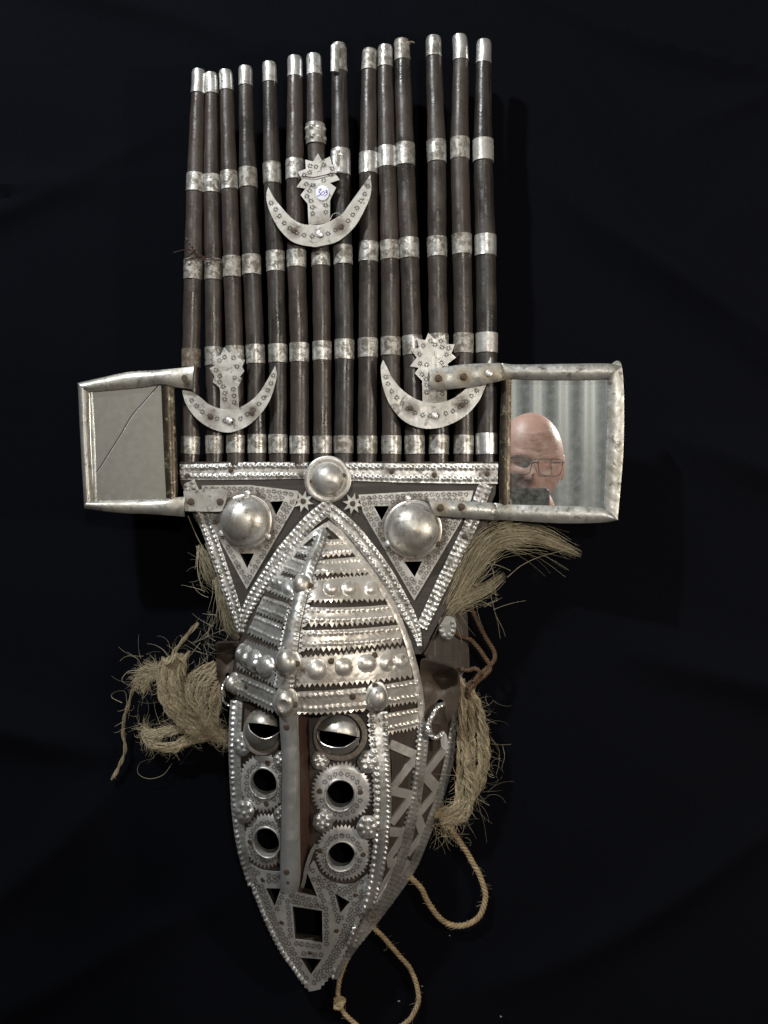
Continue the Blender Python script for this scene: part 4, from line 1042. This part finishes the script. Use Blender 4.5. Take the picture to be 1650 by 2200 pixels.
rear = [(989, 1444), (985, 1512), (978, 1560), (971, 1600), (963, 1642), (953, 1684), (939, 1732), (920, 1782), (890, 1856), (859, 1907), (825, 1951), (797, 1991), (754, 2047), (727, 2098)]
cstrip(rear, [9, 14, 19, 19, 19, 19, 18, 18, 17, 16, 15, 13, 11, 9], zside, 4, [(.22, 10, 3.7, 2.4), (.78, 10, 3.7, 2.4)], 'tin', 'side_border', crown=1, label='beaded tin border along the rear rim of the cheek')
def flats(segs):
    for (a, b, wd) in segs:
        mb = MB(); strip(mb, [a, ((a[0]+b[0])/2, (a[1]+b[1])/2), b], wd, zside, off=2.2, th=4, rows=[], und=.5, res=3); mb.build('flat_strip', M['flatstrip'], side)
flats([((838, 1598), (902, 1626), 20), ((898, 1622), (846, 1690), 15), ((838, 1698), (892, 1710), 20), ((888, 1708), (842, 1770), 13), ((838, 1787), (878, 1790), 20), ((874, 1786), (834, 1850), 11), ((832, 1856), (860, 1852), 17), ((856, 1850), (812, 1925), 9), ((812, 1925), (780, 1985), 6),
       ((960, 1605), (914, 1664), 15), ((912, 1664), (944, 1700), 24), ((944, 1696), (898, 1752), 13), ((896, 1752), (912, 1796), 20), ((910, 1790), (876, 1838), 10), ((880, 1850), (838, 1912), 7)])
# teeth along the inner edge of the middle border
mb = MB(); strip(mb, [(x-8, y) for x, y in mid[:8]], [6, 6, 6, 5, 4], zside, off=3.2, rows=[], tA=(11, 6), und=.2); mb.build('toothed_edge', M['tin'], side)

# --- ears
zear = tps([(906, 1425, 118), (912, 1545, 104), (930, 1474, 92), (925, 1520, 92), (932, 1449, 66), (950, 1451, 56), (966, 1454, 60), (955, 1437, 116), (935, 1436, 112), (950, 1495, 84), (985, 1452, 112), (988, 1500, 106), (972, 1540, 96), (940, 1426, 122), (970, 1434, 118), (958, 1554, 80), (930, 1554, 88), (968, 1478, 92)], .01)
ear_r = [tuple(p) for p in spline([(906, 1420), (940, 1424), (972, 1434), (986, 1450), (989, 1480), (985, 1512), (973, 1540), (957, 1555), (932, 1556), (914, 1550), (908, 1500), (904, 1460)], 5, True)]
mb = MB(); plate(mb, ear_r, zear, 0, 30, holes=[circ(946, 1511, 8, 9, 14)], g=6, und=.8)
er = mb.build('ear', M['ear'], mask, label='carved wooden ear with a twisted wire ring, at the right of the face')
zel = tps([(463, 1382, 112), (512, 1380, 115), (465, 1394, 110), (512, 1392, 112), (465, 1403, 66), (512, 1408, 60), (466, 1422, 98), (512, 1420, 95), (490, 1440, 90), (470, 1468, 85), (500, 1485, 92), (480, 1400, 62)], .005)
mb = MB(); plate(mb, [(463, 1382), (490, 1381), (514, 1380), (516, 1470), (504, 1492), (488, 1484), (474, 1472), (466, 1455), (464, 1420)], zel, 0, 30, holes=[circ(489, 1451, 5, 6, 12)], g=5, und=.6)
el = mb.build('ear', M['ear'], mask, label='carved wooden ear at the left of the face')
def twisted(parent, pts, z, r):
    q = spline(pts, 10); zz = spline([(a, 0) for a in z], 10)[:, 0]; m_ = MB(); rope(m_, P(q[:, 0], q[:, 1], zz), r, 2, 15, 7, .6); return m_.build('ear_ring', M['silverwire'], parent)
twisted(er, [(953, 1513), (940, 1519), (930, 1538), (922, 1556), (924, 1574), (932, 1584), (944, 1582), (950, 1574)], [84, 100, 112, 116, 116, 114, 108, 100], 5.6)
mb = MB(); plate(mb, [(945, 1573), (954, 1571), (960, 1580), (964, 1608), (957, 1612), (948, 1604)], flat(104), 0, 4, g=5); mb.build('ring_tag', M['flatstrip'], er)
twisted(el, [(492, 1452), (482, 1466), (478, 1484), (480, 1504), (490, 1514), (500, 1514)], [95, 104, 108, 108, 104, 98], 2.4)

# --- rear wooden block, tab and trims near the right tuft
mb = MB(); plate(mb, [(905, 1394), (952, 1296), (985, 1290), (1004, 1312), (1009, 1432), (992, 1450), (925, 1430)], tps([(905, 1394, 86), (952, 1296, 70), (1004, 1312, 56), (1009, 1432, 46), (925, 1430, 80)]), 0, 44, g=12, und=.8)
mb.build('rear_block', M['core'], mask)
mb = MB(); ribbon(mb, [(920, 1404), (940, 1416), (966, 1430)], [(914, 1414), (934, 1428), (958, 1436)], flat(100), res=3); mb.build('bent_trim', M['core'], mask)  # pale trim in dark wood colour: its shade is put into the tone
o_ = [tuple(p) for p in spline([(944, 1330), (957, 1324), (974, 1326), (980, 1342), (977, 1362), (966, 1373), (953, 1370), (943, 1354)], 5, True)]
mb = MB(); plate(mb, o_, flat(104), 0, 4, g=2.6, und=.4, bumps=[(x, y, 4.4, 4.4, 3.2) for (x, y) in ((972, 1336), (975, 1347), (973, 1357), (966, 1365), (957, 1366), (949, 1357), (947, 1345))])
mb.build('embossed_tab', M['lowerlid'], mask, label='small rounded tin tab with raised dots under the right tuft')
mb = MB(); plate(mb, [(1064, 1100), (1042, 1132), (960, 1318), (912, 1402), (906, 1412), (914, 1400), (952, 1322), (1028, 1140), (1050, 1098)], flat(ZB-4), 0, 20, g=10, und=.4); mb.build('board_edge', M['ear'], mask)
# ------------------------------------------------------------------ hair tufts on the board edges (parts of the mask)
def clump(mb, spine, z, width, n, r=.75, stray=.1, seg=9, lenj=.25):
    sp = spline(spine, 10); zs_ = np.interp(np.linspace(0, 1, len(sp)), np.linspace(0, 1, len(z)), z)
    L = len(sp)
    t = np.gradient(sp, axis=0); t /= np.linalg.norm(t, axis=1, keepdims=True); nn = np.stack([-t[:, 1], t[:, 0]], -1)
    for k in range(n):
        a = random.uniform(0, .45)**1.3; b = a+(1-a)*(1-.62*random.random()**1.3)
        idx = np.linspace(a, b, seg)*(L-1)
        x = np.interp(idx, range(L), sp[:, 0]); y = np.interp(idx, range(L), sp[:, 1]); zz = np.interp(idx, range(L), zs_)
        nx_ = np.interp(idx, range(L), nn[:, 0]); ny = np.interp(idx, range(L), nn[:, 1])
        wd = np.interp(idx/(L-1), np.linspace(0, 1, len(width)), width)
        o0 = random.gauss(0, .40); o1 = o0+random.gauss(0, .42); o = np.linspace(o0, o1, seg)+.12*np.sin(np.linspace(0, 6, seg)+random.random()*6)
        if random.random() < stray: o = o+np.linspace(0, random.choice((-1, 1))*random.uniform(.6, 2.2), seg)**1
        zo = random.gauss(0, .35)
        fibre(mb, P(x+nx_*o*wd, y+ny*o*wd, np.maximum(zz+zo*wd*.7, 3)), r*U*random.uniform(.6, 1.2), r*U*.3)
def straybits(mb, n, box, z, ln, r=.5, curl=1.0):
    for k in range(n):
        x = random.uniform(box[0], box[2]); y = random.uniform(box[1], box[3]); a = random.random()*6.28; c = random.gauss(0, .9)*curl; l = random.uniform(*ln); pts = []
        zz = random.uniform(*z)
        for i in range(9):
            pts.append(P(x, y, max(2, zz))); x += math.cos(a)*l/8; y += math.sin(a)*l/8; a += c*.35; zz += random.uniform(-3, 3)
        fibre(mb, pts, r*U*random.uniform(.6, 1.1))
mb = MB()
clump(mb, [(975, 1285), (1000, 1235), (1028, 1190), (1065, 1156), (1110, 1147), (1160, 1154), (1205, 1172), (1250, 1192)], [100, 104, 108, 108, 100, 85, 70, 60], [15, 22, 27, 25, 20, 13, 8, 5], 260, .8, .2)
clump(mb, [(958, 1322), (975, 1300), (1005, 1282), (1045, 1265), (1085, 1232)], [100, 104, 104, 96, 84], [18, 22, 20, 14, 8], 150, .8, .1)
clump(mb, [(952, 1312), (985, 1250), (1012, 1200), (1040, 1160)], [102, 106, 108, 106], [20, 24, 24, 14], 120, .8, .22)
clump(mb, [(1010, 1215), (1045, 1165), (1105, 1150), (1175, 1162), (1240, 1192)], [106, 108, 100, 82, 62], [24, 34, 36, 36, 34], 34, .6, .3)
straybits(mb, 46, (960, 1180, 1070, 1320), (60, 115), (30, 75), .55, .18)
for pts in ([(1090, 1240), (1120, 1215), (1160, 1196), (1212, 1182)], [(1055, 1280), (1066, 1325), (1072, 1345)], [(1048, 1210), (1075, 1216), (1097, 1226)], [(1060, 1225), (1063, 1260), (1067, 1292)], [(975, 1320), (988, 1345), (994, 1365)], [(1066, 1320), (1070, 1340), (1075, 1372)], [(1067, 1325), (1080, 1350), (1086, 1368)], [(1040, 1150), (1020, 1190), (985, 1270)], [(1068, 1135), (1085, 1120), (1105, 1108)]):
    q = spline(pts, 6); fibre(mb, P(q[:, 0], q[:, 1], np.linspace(112, 80, len(q))), .8*U, .5*U)
mb.build('hair_tuft', M['hair'], mask, kind='stuff', label='long pale dry fibre tuft under the right mirror')
mb = MB()
clump(mb, [(428, 1170), (438, 1200), (452, 1232), (470, 1262)], [96, 98, 96, 90], [10, 15, 17, 12], 95, .75, .3)
clump(mb, [(462, 1240), (476, 1280), (488, 1320), (500, 1352), (514, 1375)], [94, 96, 94, 92, 90], [12, 16, 17, 14, 8], 120, .75, .3)
straybits(mb, 60, (425, 1180, 495, 1370), (60, 105), (20, 55), .5, .22)
for pts in ([(404, 1108), (422, 1150), (451, 1205)],):
    q = spline(pts, 6); fibre(mb, P(q[:, 0], q[:, 1], np.full(len(q), 112.)), 1.2*U, 1.0*U)
mb.build('hair_tuft', M['hair'], mask, kind='stuff', label='short frayed fibre fringe on the left board edge')

# ------------------------------------------------------------------ ropes: things of their own
def fuzz_on(mb, q, zz, n, r, ln=(7, 20)):
    for k in range(n):
        i = random.randrange(2, len(q)-4); a = math.atan2(q[i+2][1]-q[i][1], q[i+2][0]-q[i][0])+random.choice((-1, 1))*random.uniform(.3, 1.3)
        px, py = q[i]; h = zz[i]+random.uniform(0, r); l = random.uniform(*ln); P_ = []; c = random.gauss(0, .3)
        for s_ in range(5):
            P_.append(P(px, py, max(2, h))); px += math.cos(a)*l/4; py += math.sin(a)*l/4; a += c*.5; h += random.uniform(-1, 1.5)
        fibre(mb, P_, .4*U*random.uniform(.6, 1.2))
def yarn(mb, pts, z, r, strands=2, pitch=120, fuzz=0, jit=0.0, n=20):
    """loosely spun yarn: many fibres wandering round one path"""
    q = spline([(x+random.gauss(0, jit), y+random.gauss(0, jit)) for x, y in pts], 10); zz = np.interp(np.linspace(0, 1, len(q)), np.linspace(0, 1, len(z)), z)
    A = P(q[:, 0], q[:, 1], zz); L = plen(A)/U; m = max(8, int(L/7)); A = resample(A, m)
    t = np.gradient(A, axis=0); t /= np.linalg.norm(t, axis=1, keepdims=True)
    x = np.cross(t, [0, 0, 1.]); x /= np.maximum(np.linalg.norm(x, axis=1, keepdims=True), 1e-9); y = np.cross(x, t); s = np.linspace(0, L, m)
    base = random.random()*.75-.32
    p0 = random.random()*6.28; tw = s/(pitch*.5)*6.28+.5*np.sin(s/random.uniform(40, 80)+random.random()*6)
    for k in range(n):
        pa = p0+tw+math.pi*(k % 2); sp_ = r*.52*math.sqrt(random.random())*(1+.35*np.sin(s/random.uniform(12, 36)+random.random()*6))
        ph = random.random()*6.28+tw*.6+1.1*np.sin(s/random.uniform(18, 50)+random.random()*6)
        Q = A+((np.cos(pa)*r*.55+np.cos(ph)*sp_)[:, None]*x+(np.sin(pa)*r*.55+np.sin(ph)*sp_)[:, None]*y)*U
        Q[:, 2] = np.maximum(Q[:, 2], 2*U)
        tube(mb, Q, r*.19*U*random.uniform(.6, 1.3), 4, caps=False, stain=min(1, max(0, base+random.random()*.7)))
    for k in range(fuzz):
        i = random.randrange(2, len(q)-4); a = math.atan2(q[i+2][1]-q[i][1], q[i+2][0]-q[i][0])+random.choice((-1, 1))*random.uniform(.1, .9)
        px, py = q[i]; px += random.uniform(-r, r); py += random.uniform(-r, r); l = random.uniform(8, 34); c = random.gauss(0, .5); P_ = []
        h = zz[i]+random.uniform(0, r)
        for s_ in range(6):
            P_.append(P(px, py, max(2, h))); px += math.cos(a)*l/5; py += math.sin(a)*l/5; a += c*.5; h += random.uniform(-1, 2)
        fibre(mb, P_, .45*U*random.uniform(.6, 1.2))
# left bundle
mb = MB(); fz = 75
GA = [(360, 1412), (349, 1440), (347, 1470), (356, 1508), (382, 1546), (415, 1576), (455, 1588), (500, 1596)]
for k in range(9):
    yarn(mb, [(x+k*6.6*(1-.72*i/7)-6, y-k*1.2-i*.3) for i, (x, y) in enumerate(GA)], [60+k*2, 68, 72, 70, 62, 54, 46, 40], 4.4, fuzz=fz, jit=2.0)
GB = [(462, 1424), (440, 1434), (412, 1452), (400, 1482), (412, 1512), (440, 1548), (470, 1572), (502, 1588)]
for k in range(11):
    yarn(mb, [(x+k*7.5*(.35+.65*math.sin(math.pi*min(1, i/5))) , y+k*3.2-2) for i, (x, y) in enumerate(GB)][:8-(k > 8)], [52, 58, 58+k, 58+k, 56, 50, 44, 38], 4.4, fuzz=fz, jit=2.0)
GM = [(392, 1422), (388, 1452), (392, 1486), (402, 1520), (424, 1556), (456, 1580), (500, 1594)]
for k in range(5):
    yarn(mb, [(x+k*4-8, y+random.gauss(0, 2)) for x, y in GM], [44, 46, 46, 46, 44, 42, 38], 4.2, fuzz=24, jit=2.5)
GC = [(410, 1566), (380, 1566), (350, 1572), (322, 1578), (314, 1566), (320, 1592), (345, 1606), (375, 1604), (412, 1588), (440, 1580)]
for k in range(6):
    yarn(mb, [(x+random.gauss(0, 2), y+k*2.6-6) for (x, y) in GC], [40, 36, 34, 30, 28, 28, 32, 36, 40, 44], 3.8, fuzz=fz, jit=2.2)
GD = [(372, 1470), (356, 1445), (336, 1432), (312, 1436), (298, 1454), (290, 1472)]
for k in range(6):
    yarn(mb, [(x+k*3.5, y+k*4.5-6) for x, y in GD], [60, 58, 54, 48, 42, 36], 3.8, fuzz=fz, jit=2)
yarn(mb, [(300, 1448), (288, 1474), (277, 1510), (266, 1548), (265, 1580), (269, 1610), (259, 1640), (250, 1660), (240, 1674)], [44, 36, 28, 22, 18, 16, 14, 12, 10], 3.8, fuzz=20)
yarn(mb, [(366, 1424), (376, 1398), (392, 1378), (408, 1358), (426, 1338)], [70, 66, 60, 52, 44], 4.0, fuzz=14)
yarn(mb, [(352, 1416), (358, 1425), (372, 1418), (378, 1408), (392, 1420), (396, 1450)], [70, 76, 80, 78, 74, 66], 4.0, fuzz=14)
coil = mb.build('rope_bundle', M['jute'], None, label='frayed bundle of pale jute rope lying left of the face', cat='rope')
mb = MB(); straybits(mb, 70, (285, 1400, 480, 1610), (10, 75), (30, 90), .38, .7); straybits(mb, 26, (270, 1400, 420, 1480), (20, 60), (25, 60), .38, .8)
for pts in ([(370, 1640), (350, 1665), (320, 1673), (297, 1662), (300, 1640), (330, 1628)], [(262, 1510), (240, 1498), (246, 1487), (268, 1486), (273, 1512)], [(300, 1440), (275, 1443), (262, 1462), (280, 1474)]):
    q = spline(pts, 8); fibre(mb, P(q[:, 0], q[:, 1], np.full(len(q), 10.)), .6*U, .5*U)
straybits(mb, 26, (425, 1350, 470, 1420), (60, 100), (25, 60), .5, .25)
mb.build('loose_fibres', M['hair'], coil, kind='stuff')
# right hank
mb = MB()
GR = [(1003, 1470), (1026, 1512), (1040, 1556), (1048, 1605), (1044, 1655), (1028, 1695), (1000, 1722), (970, 1738), (946, 1744)]
for k in range(10):
    f = k/9
    yarn(mb, [(x+3-f*(16+50*math.sin(math.pi*min(1, i/6.5))), y+f*(6*i-14) if i < 5 else y+f*(18-4*(i-5))) for i, (x, y) in enumerate(GR)], [46, 50, 52+7*(k % 3), 52, 48+7*(k % 2), 44, 42, 38, 34], 5.4-.8*f, fuzz=60, jit=2.2)
for k in range(4):
    yarn(mb, [(1010-k*4, 1640+k*8), (1024-k*3, 1690+k*6), (1005, 1730+k*7), (975, 1752+k*5), (948, 1760+k*2)], [60, 58, 52, 46, 38], 4.8, fuzz=30, jit=2)
hank = mb.build('rope_hank', M['jute'], None, label='thick folded hank of jute rope behind the right cheek', cat='rope')
mb = MB(); straybits(mb, 110, (980, 1500, 1062, 1740), (20, 75), (25, 70), .38, .7); straybits(mb, 40, (940, 1750, 1000, 1800), (10, 40), (20, 50), .6, .8)
for pts in ([(1058, 1598), (1078, 1600), (1098, 1599)], [(1056, 1585), (1072, 1610), (1072, 1640), (1066, 1665)], [(1030, 1740), (1040, 1770), (1046, 1810)], [(1080, 1602), (1084, 1625), (1078, 1650)]):
    q = spline(pts, 6); fibre(mb, P(q[:, 0], q[:, 1], np.full(len(q), 8.)), .5*U, .4*U)
mb.build('loose_fibres', M['hair'], hank, kind='stuff')
# cord from the hank, looping back behind the chin
mb = MB(); fz = 10
c1p = [(948, 1752), (960, 1770), (974, 1790), (990, 1811), (1014, 1850), (1034, 1889), (1043, 1925), (1036, 1957), (1019, 1979), (990, 1989), (963, 1985), (937, 1964), (917, 1933), (903, 1906), (880, 1884), (860, 1870)]
q = spline(c1p, 12); zz = np.interp(np.linspace(0, 1, len(q)), [0, .12, .25, .85, 1], [36, 24, 9, 9, 14])
rope(mb, P(q[:, 0], q[:, 1], zz), 6.0, 3, 26, 8)
for k in range(3):
    a = spline([(952+k*5, 1758+k*4), (962+k*3, 1764+k*4), (960+k*5, 1776+k*3), (950+k*4, 1770)], 8); rope(mb, P(a[:, 0], a[:, 1], np.full(len(a), 34.+k*2)), 4.5, 3, 18, 6)
cd1 = mb.build('twisted_cord', M['cord'], None, label='twisted cord knotted below the hank and looping on the cloth', cat='cord', group='cords lying on the cloth')
mb = MB(); fuzz_on(mb, q, zz, 60, 5); straybits(mb, 34, (930, 1775, 985, 1800), (14, 40), (25, 45), .7, .3); mb.build('loose_fibres', M['hair'], cd1, kind='stuff')
mb = MB()
c2p = [(785, 1972), (801, 1991), (825, 2015), (854, 2049), (881, 2081), (896, 2119), (899, 2151), (886, 2182), (864, 2204), (825, 2222), (785, 2214), (760, 2197), (740, 2177), (728, 2153), (727, 2119), (734, 2090), (745, 2060)]
q = spline(c2p, 12); zz = np.interp(np.linspace(0, 1, len(q)), [0, .1, .85, 1], [12, 8, 8, 14])
rope(mb, P(q[:, 0], q[:, 1], zz), np.interp(0, [0], [5.2]), 3, 24, 8)
for k in range(4):
    a = spline([(718+k*2, 2148+k*4), (730, 2143+k*5), (740-k*2, 2150+k*4), (730, 2158+k*3), (718, 2152+k*4)], 8); rope(mb, P(a[:, 0], a[:, 1], np.full(len(a), 11.+k*1.5)), 4.2, 3, 16, 6)
cd2 = mb.build('twisted_cord', M['cord'], None, label='twisted cord with a knot below the chin, running out of the picture', cat='cord', group='cords lying on the cloth')
mb = MB(); fuzz_on(mb, q, zz, 50, 5); mb.build('loose_fibres', M['hair'], cd2, kind='stuff')
mb = MB()
for pts, z in (([(1000, 1270), (1011, 1303), (1033, 1351), (1053, 1385), (1063, 1404), (1058, 1424), (1030, 1449), (1008, 1470), (1000, 1500)], [70, 64, 56, 50, 48, 48, 50, 52, 50]),
               ([(975, 1360), (990, 1367), (1014, 1377), (1042, 1412), (1053, 1436), (1040, 1452), (1014, 1476), (1004, 1500)], [62, 64, 60, 54, 52, 54, 58, 54]),
               ([(990, 1438), (1006, 1440), (1020, 1436), (1030, 1446), (1018, 1466)], [62, 66, 66, 64, 60])):
    q = spline(pts, 12); zz = np.interp(np.linspace(0, 1, len(q)), np.linspace(0, 1, len(z)), z); rope(mb, P(q[:, 0], q[:, 1], zz), 4.6, 3, 20, 7)
mb.build('tie_cord', M['redcord'], None, label='doubled brown cord tied behind the right ear', cat='cord', group='cords lying on the cloth')
# specks of lint on the cloth
for n_, (x, y, r, lb) in enumerate(((857, 2151, 1.7, 'pale lint speck between the strands of the lower cord loop'), (907, 2119, 1.2, 'tiny pale lint speck right of the lower cord loop'), (1076, 2184, 1.7, 'pale lint speck in the lower right of the cloth'), (966, 2010, 1.1, 'tiny lint speck below the upper cord loop'))):
    mb = MB(); lathe(mb, P(x, y, 3), (0, .2, 1), [(r, -1.5), (r*1.1, .6), (r*.6, 1.4), (.2, 1.8)], 7, sx=1.4, jit=.25); mb.build('lint_speck', M['lint'], None, label=lb, cat='lint', group='lint on the cloth')

# ------------------------------------------------------------------ photographer, seen only in the right mirror
C_ = np.array([0, 0, D]); d_ = np.array([(1146-CX)/D, (CY-996)/D, -1.0]); d_ /= np.linalg.norm(d_)
V_ = C_+d_*4450.0; HV = V_-2*np.dot(V_-MRp, MRn)*MRn; HV = HV*U          # eyes of the head, metres
fwd = np.array([0, 0, D*U])-HV; fwd = fwd/np.linalg.norm(fwd); fwd = fwd+np.array([.08, .14, 0]); fwd /= np.linalg.norm(fwd)
upv = np.array([0.05, 1.0, 0]); upv = upv-fwd*np.dot(upv, fwd); upv /= np.linalg.norm(upv); rgt = np.cross(upv, fwd)
def H2W(x, y, z): return HV+rgt*x+upv*y+fwd*z
def headmesh():
    nu, nv = 96, 72; V = []; F = []
    G = lambda a, s: np.exp(-(a/s)**2)
    for j in range(nv+1):
        th = math.pi*j/nv
        for i in range(nu):
            ph = 2*math.pi*i/nu
            x = math.sin(th)*math.sin(ph); y = math.cos(th); z = math.sin(th)*math.cos(ph)
            X_, Y_, Z_ = x*.083, y*.118, z*.098
            if Y_ < -.02:
                k = min(1, (-.02-Y_)/.098); X_ *= 1-.30*k*k; Z_ *= 1-.10*k
                if z < 0: Z_ *= 1-.30*k
            if z > 0:
                f = min(1, z*1.6)
                Z_ += f*(.024*G(X_, .011+max(0, -Y_)*.12)*(G(Y_+.034, .017)+.42*G(Y_+.008, .020))+.006*G(Y_-.020, .011)*G(abs(X_)-.030, .028)-.012*G(abs(X_)-.031, .017)*G(Y_+.001, .012)
                         +.006*G(abs(X_)-.045, .02)*G(Y_+.03, .02)+.006*G(Y_+.078, .007)*G(X_, .024)-.005*G(Y_+.071, .004)*G(X_, .026)+.005*G(Y_+.064, .006)*G(X_, .022)+.010*G(Y_+.105, .016)*G(X_, .022)-.006*G(abs(X_)-.05, .02)*G(Y_+.07, .03))
                for yw in (.040, .050, .060, .070): Z_ += f*.0038*G(Y_-yw-.3*X_*X_/.08+.0025*math.sin(X_*90), .0028)*G(X_, .045)
            V.append(H2W(X_, Y_, Z_-.085))
    for j in range(nv):
        for i in range(nu): F.append((j*nu+i, j*nu+(i+1) % nu, (j+1)*nu+(i+1) % nu, (j+1)*nu+i))
    return V, F
sk_v = []; sk_e = []; sk_r = []
def sv(p, r): sk_v.append(tuple(p)); sk_r.append(r); return len(sk_v)-1
hx, hy, hz = HV
pel = sv((hx, -.74, .96), .15); bel = sv((hx, -.60, 1.12), .14); chs = sv((hx, -.40, 1.33), .15); nk = sv((hx, -.18, 1.50), .07); hd = sv(H2W(0, -.06, -.10), .058)
sk_e += [(pel, bel), (bel, chs), (chs, nk), (nk, hd)]
hand = {}
for s in (-1, 1):
    sh = sv((hx+s*.19, -.30, 1.40), .06); 
    if s < 0: elb = sv((hx+s*.30, -.32, 1.16), .045); wr = sv((-.115, -.20, 1.03), .028)
    else: elb = sv((hx+s*.33, -.50, 1.16), .045); wr = sv((hx+s*.22, -.70, 1.02), .028)
    sk_e += [(chs, sh), (sh, elb), (elb, wr)]; hand[s] = wr
    hip = sv((hx+s*.10, -.74, .90), .10); kn = sv((hx+s*.12, -.70, .50), .065); an = sv((hx+s*.13, -.78, .09), .045); toe = sv((hx+s*.14, -.62, .03), .03)
    sk_e += [(pel, hip), (hip, kn), (kn, an), (an, toe)]
# right hand holding the phone from its left edge: palm, four fingers behind the phone, thumb in front
pm = sv((-.085, -.125, 1.018), .024); sk_e.append((hand[-1], pm))
for k in range(4):
    y = -.142+k*.021; a = sv((-.072, y, 1.008), .0095); b = sv((-.056, y+.004, .996), .0085); c = sv((-.036-(.004 if k in (0, 3) else 0), y+.006, .993), .0075); sk_e += [(pm, a), (a, b), (b, c)]
a = sv((-.072, -.095, 1.026), .011); b = sv((-.045, -.080, 1.024), .009); sk_e += [(pm, a), (a, b)]
pm = sv((hx+.21, -.76, .985), .024); sk_e.append((hand[1], pm))
for k in range(4):
    a = sv((hx+.185+k*.019, -.80, .96), .009); b = sv((hx+.183+k*.019, -.83-.006*(k in (1, 2)), .93), .008); sk_e += [(pm, a), (a, b)]
a = sv((hx+.17, -.75, .955), .010); sk_e.append((pm, a))
def skinned(verts, edges, rad, root):
    m = bpy.data.meshes.new('skin_tmp'); m.from_pydata(verts, edges, []); o = bpy.data.objects.new('skin_tmp', m); COL.objects.link(o)
    o.modifiers.new('s', 'SKIN'); sub = o.modifiers.new('d', 'SUBSURF'); sub.levels = 2; sub.render_levels = 2
    for i, v in enumerate(m.skin_vertices[0].data): v.radius = (rad[i], rad[i]); v.use_root = (i == root)
    dg = bpy.context.evaluated_depsgraph_get(); e = o.evaluated_get(dg).to_mesh()
    V = [tuple(v.co) for v in e.vertices]; F = [tuple(p.vertices) for p in e.polygons]
    o.evaluated_get(dg).to_mesh_clear(); bpy.data.objects.remove(o); return V, F
mb = MB(); mb.add(*skinned(sk_v, sk_e, sk_r, 0)); mb.add(*headmesh())
for s in (-1, 1):       # ears
    V = []; F = []; n1, n2 = 14, 10
    for j in range(n2+1):
        for i in range(n1):
            a = 2*math.pi*i/n1; t = math.pi*j/n2
            V.append(H2W(s*(.078+.010*math.cos(t)+.012*math.sin(t)*max(0, -math.cos(a)*.5+.3)), -.012+.033*math.sin(t)*math.sin(a), -.088+.017*math.sin(t)*math.cos(a)-.006*(math.cos(t) > 0)))
    for j in range(n2):
        for i in range(n1): F.append((j*n1+i, j*n1+(i+1) % n1, (j+1)*n1+(i+1) % n1, (j+1)*n1+i))
    mb.add(V, F)
person = mb.build('person', M['skin'], None, label='bald person with glasses holding a phone, seen in the right mirror', cat='person', angle=80)
# clothes follow the body
def sub(keep, grow):
    idx = {v: i for i, v in enumerate(keep)}; ed = [(idx[a], idx[b]) for a, b in sk_e if a in idx and b in idx]
    return skinned([sk_v[i] for i in keep], ed, [sk_r[i]*grow+.008 for i in keep], 0)
arms = []; legs = [pel]
n0 = 5
for s in (0, 1):
    b0 = n0+s*7; arms += [b0, b0+1]; legs += [b0+3, b0+4, b0+5]
mb = MB(); mb.add(*sub([pel, bel, chs]+arms, 1.06)); mb.build('shirt', M['shirt'], person)
mb = MB(); mb.add(*sub(legs, 1.08)); mb.build('trousers', M['trousers'], person)
mb = MB()
for s in (-1, 1):
    q = [(s*.008, .010), (s*.034, .014), (s*.062, .012), (s*.066, .002), (s*.060, -.022), (s*.036, -.026), (s*.014, -.022), (s*.009, -.008)]
    c = spline(q, 5, True); c = np.vstack([c, c[:1]])
    tube(mb, [H2W(a, b, .030-a*a*3) for a, b in c], .0011, 6)
    tube(mb, [H2W(s*.066, .006, .017), H2W(s*.078, .004, -.03), H2W(s*.083, .002, -.085)], .0018, 6)
tube(mb, [H2W(-.009, .002, .031), H2W(0, .006, .036), H2W(.009, .002, .031)], .0016, 6)
mb.build('glasses', M['black'], person)
# phone round the lens
o_ = [tuple(p) for p in ((-.058, -.132), (.018, -.132), (.018, .020), (-.058, .020))]
mb = MB(); rr = .011; pts = []
for (cx2, cy2, a0) in ((.018-rr, .020-rr, 0), (-.058+rr, .020-rr, 90), (-.058+rr, -.132+rr, 180), (.018-rr, -.132+rr, 270)):
    for a in np.linspace(a0, a0+90, 7): pts.append((cx2+rr*math.cos(R(a)), cy2+rr*math.sin(R(a))))
n = len(pts); lay = [(.96, 1.0035), (1, 1.0045), (1, 1.0110), (.96, 1.0118)]; V = []
for f, z in lay:
    for (x, y) in pts: V.append((-.02+(x+.02)*(f if f == 1 else .985), -.056+(y+.056)*(f if f == 1 else .99), z))
mb.add(V, [tuple(range(n))[::-1]]+[(k*n+i, k*n+(i+1) % n, (k+1)*n+(i+1) % n, (k+1)*n+i) for k in range(3) for i in range(n)]+[tuple(3*n+i for i in range(n))])
ph = mb.build('phone', M['phone'], None, label='dark phone held before the face, seen in the right mirror', cat='phone', angle=40)
for (x, y) in ((-.018, 0), (0.0, -.018)):
    mb = MB(); lathe(mb, np.array([x, y, 1.0036]), (0, 0, -1), [(15, 0), (15, 2), (12, 2.2), (11, 1), (.5, .8)], 24); mb.build('lens_ring', M['black'], ph)
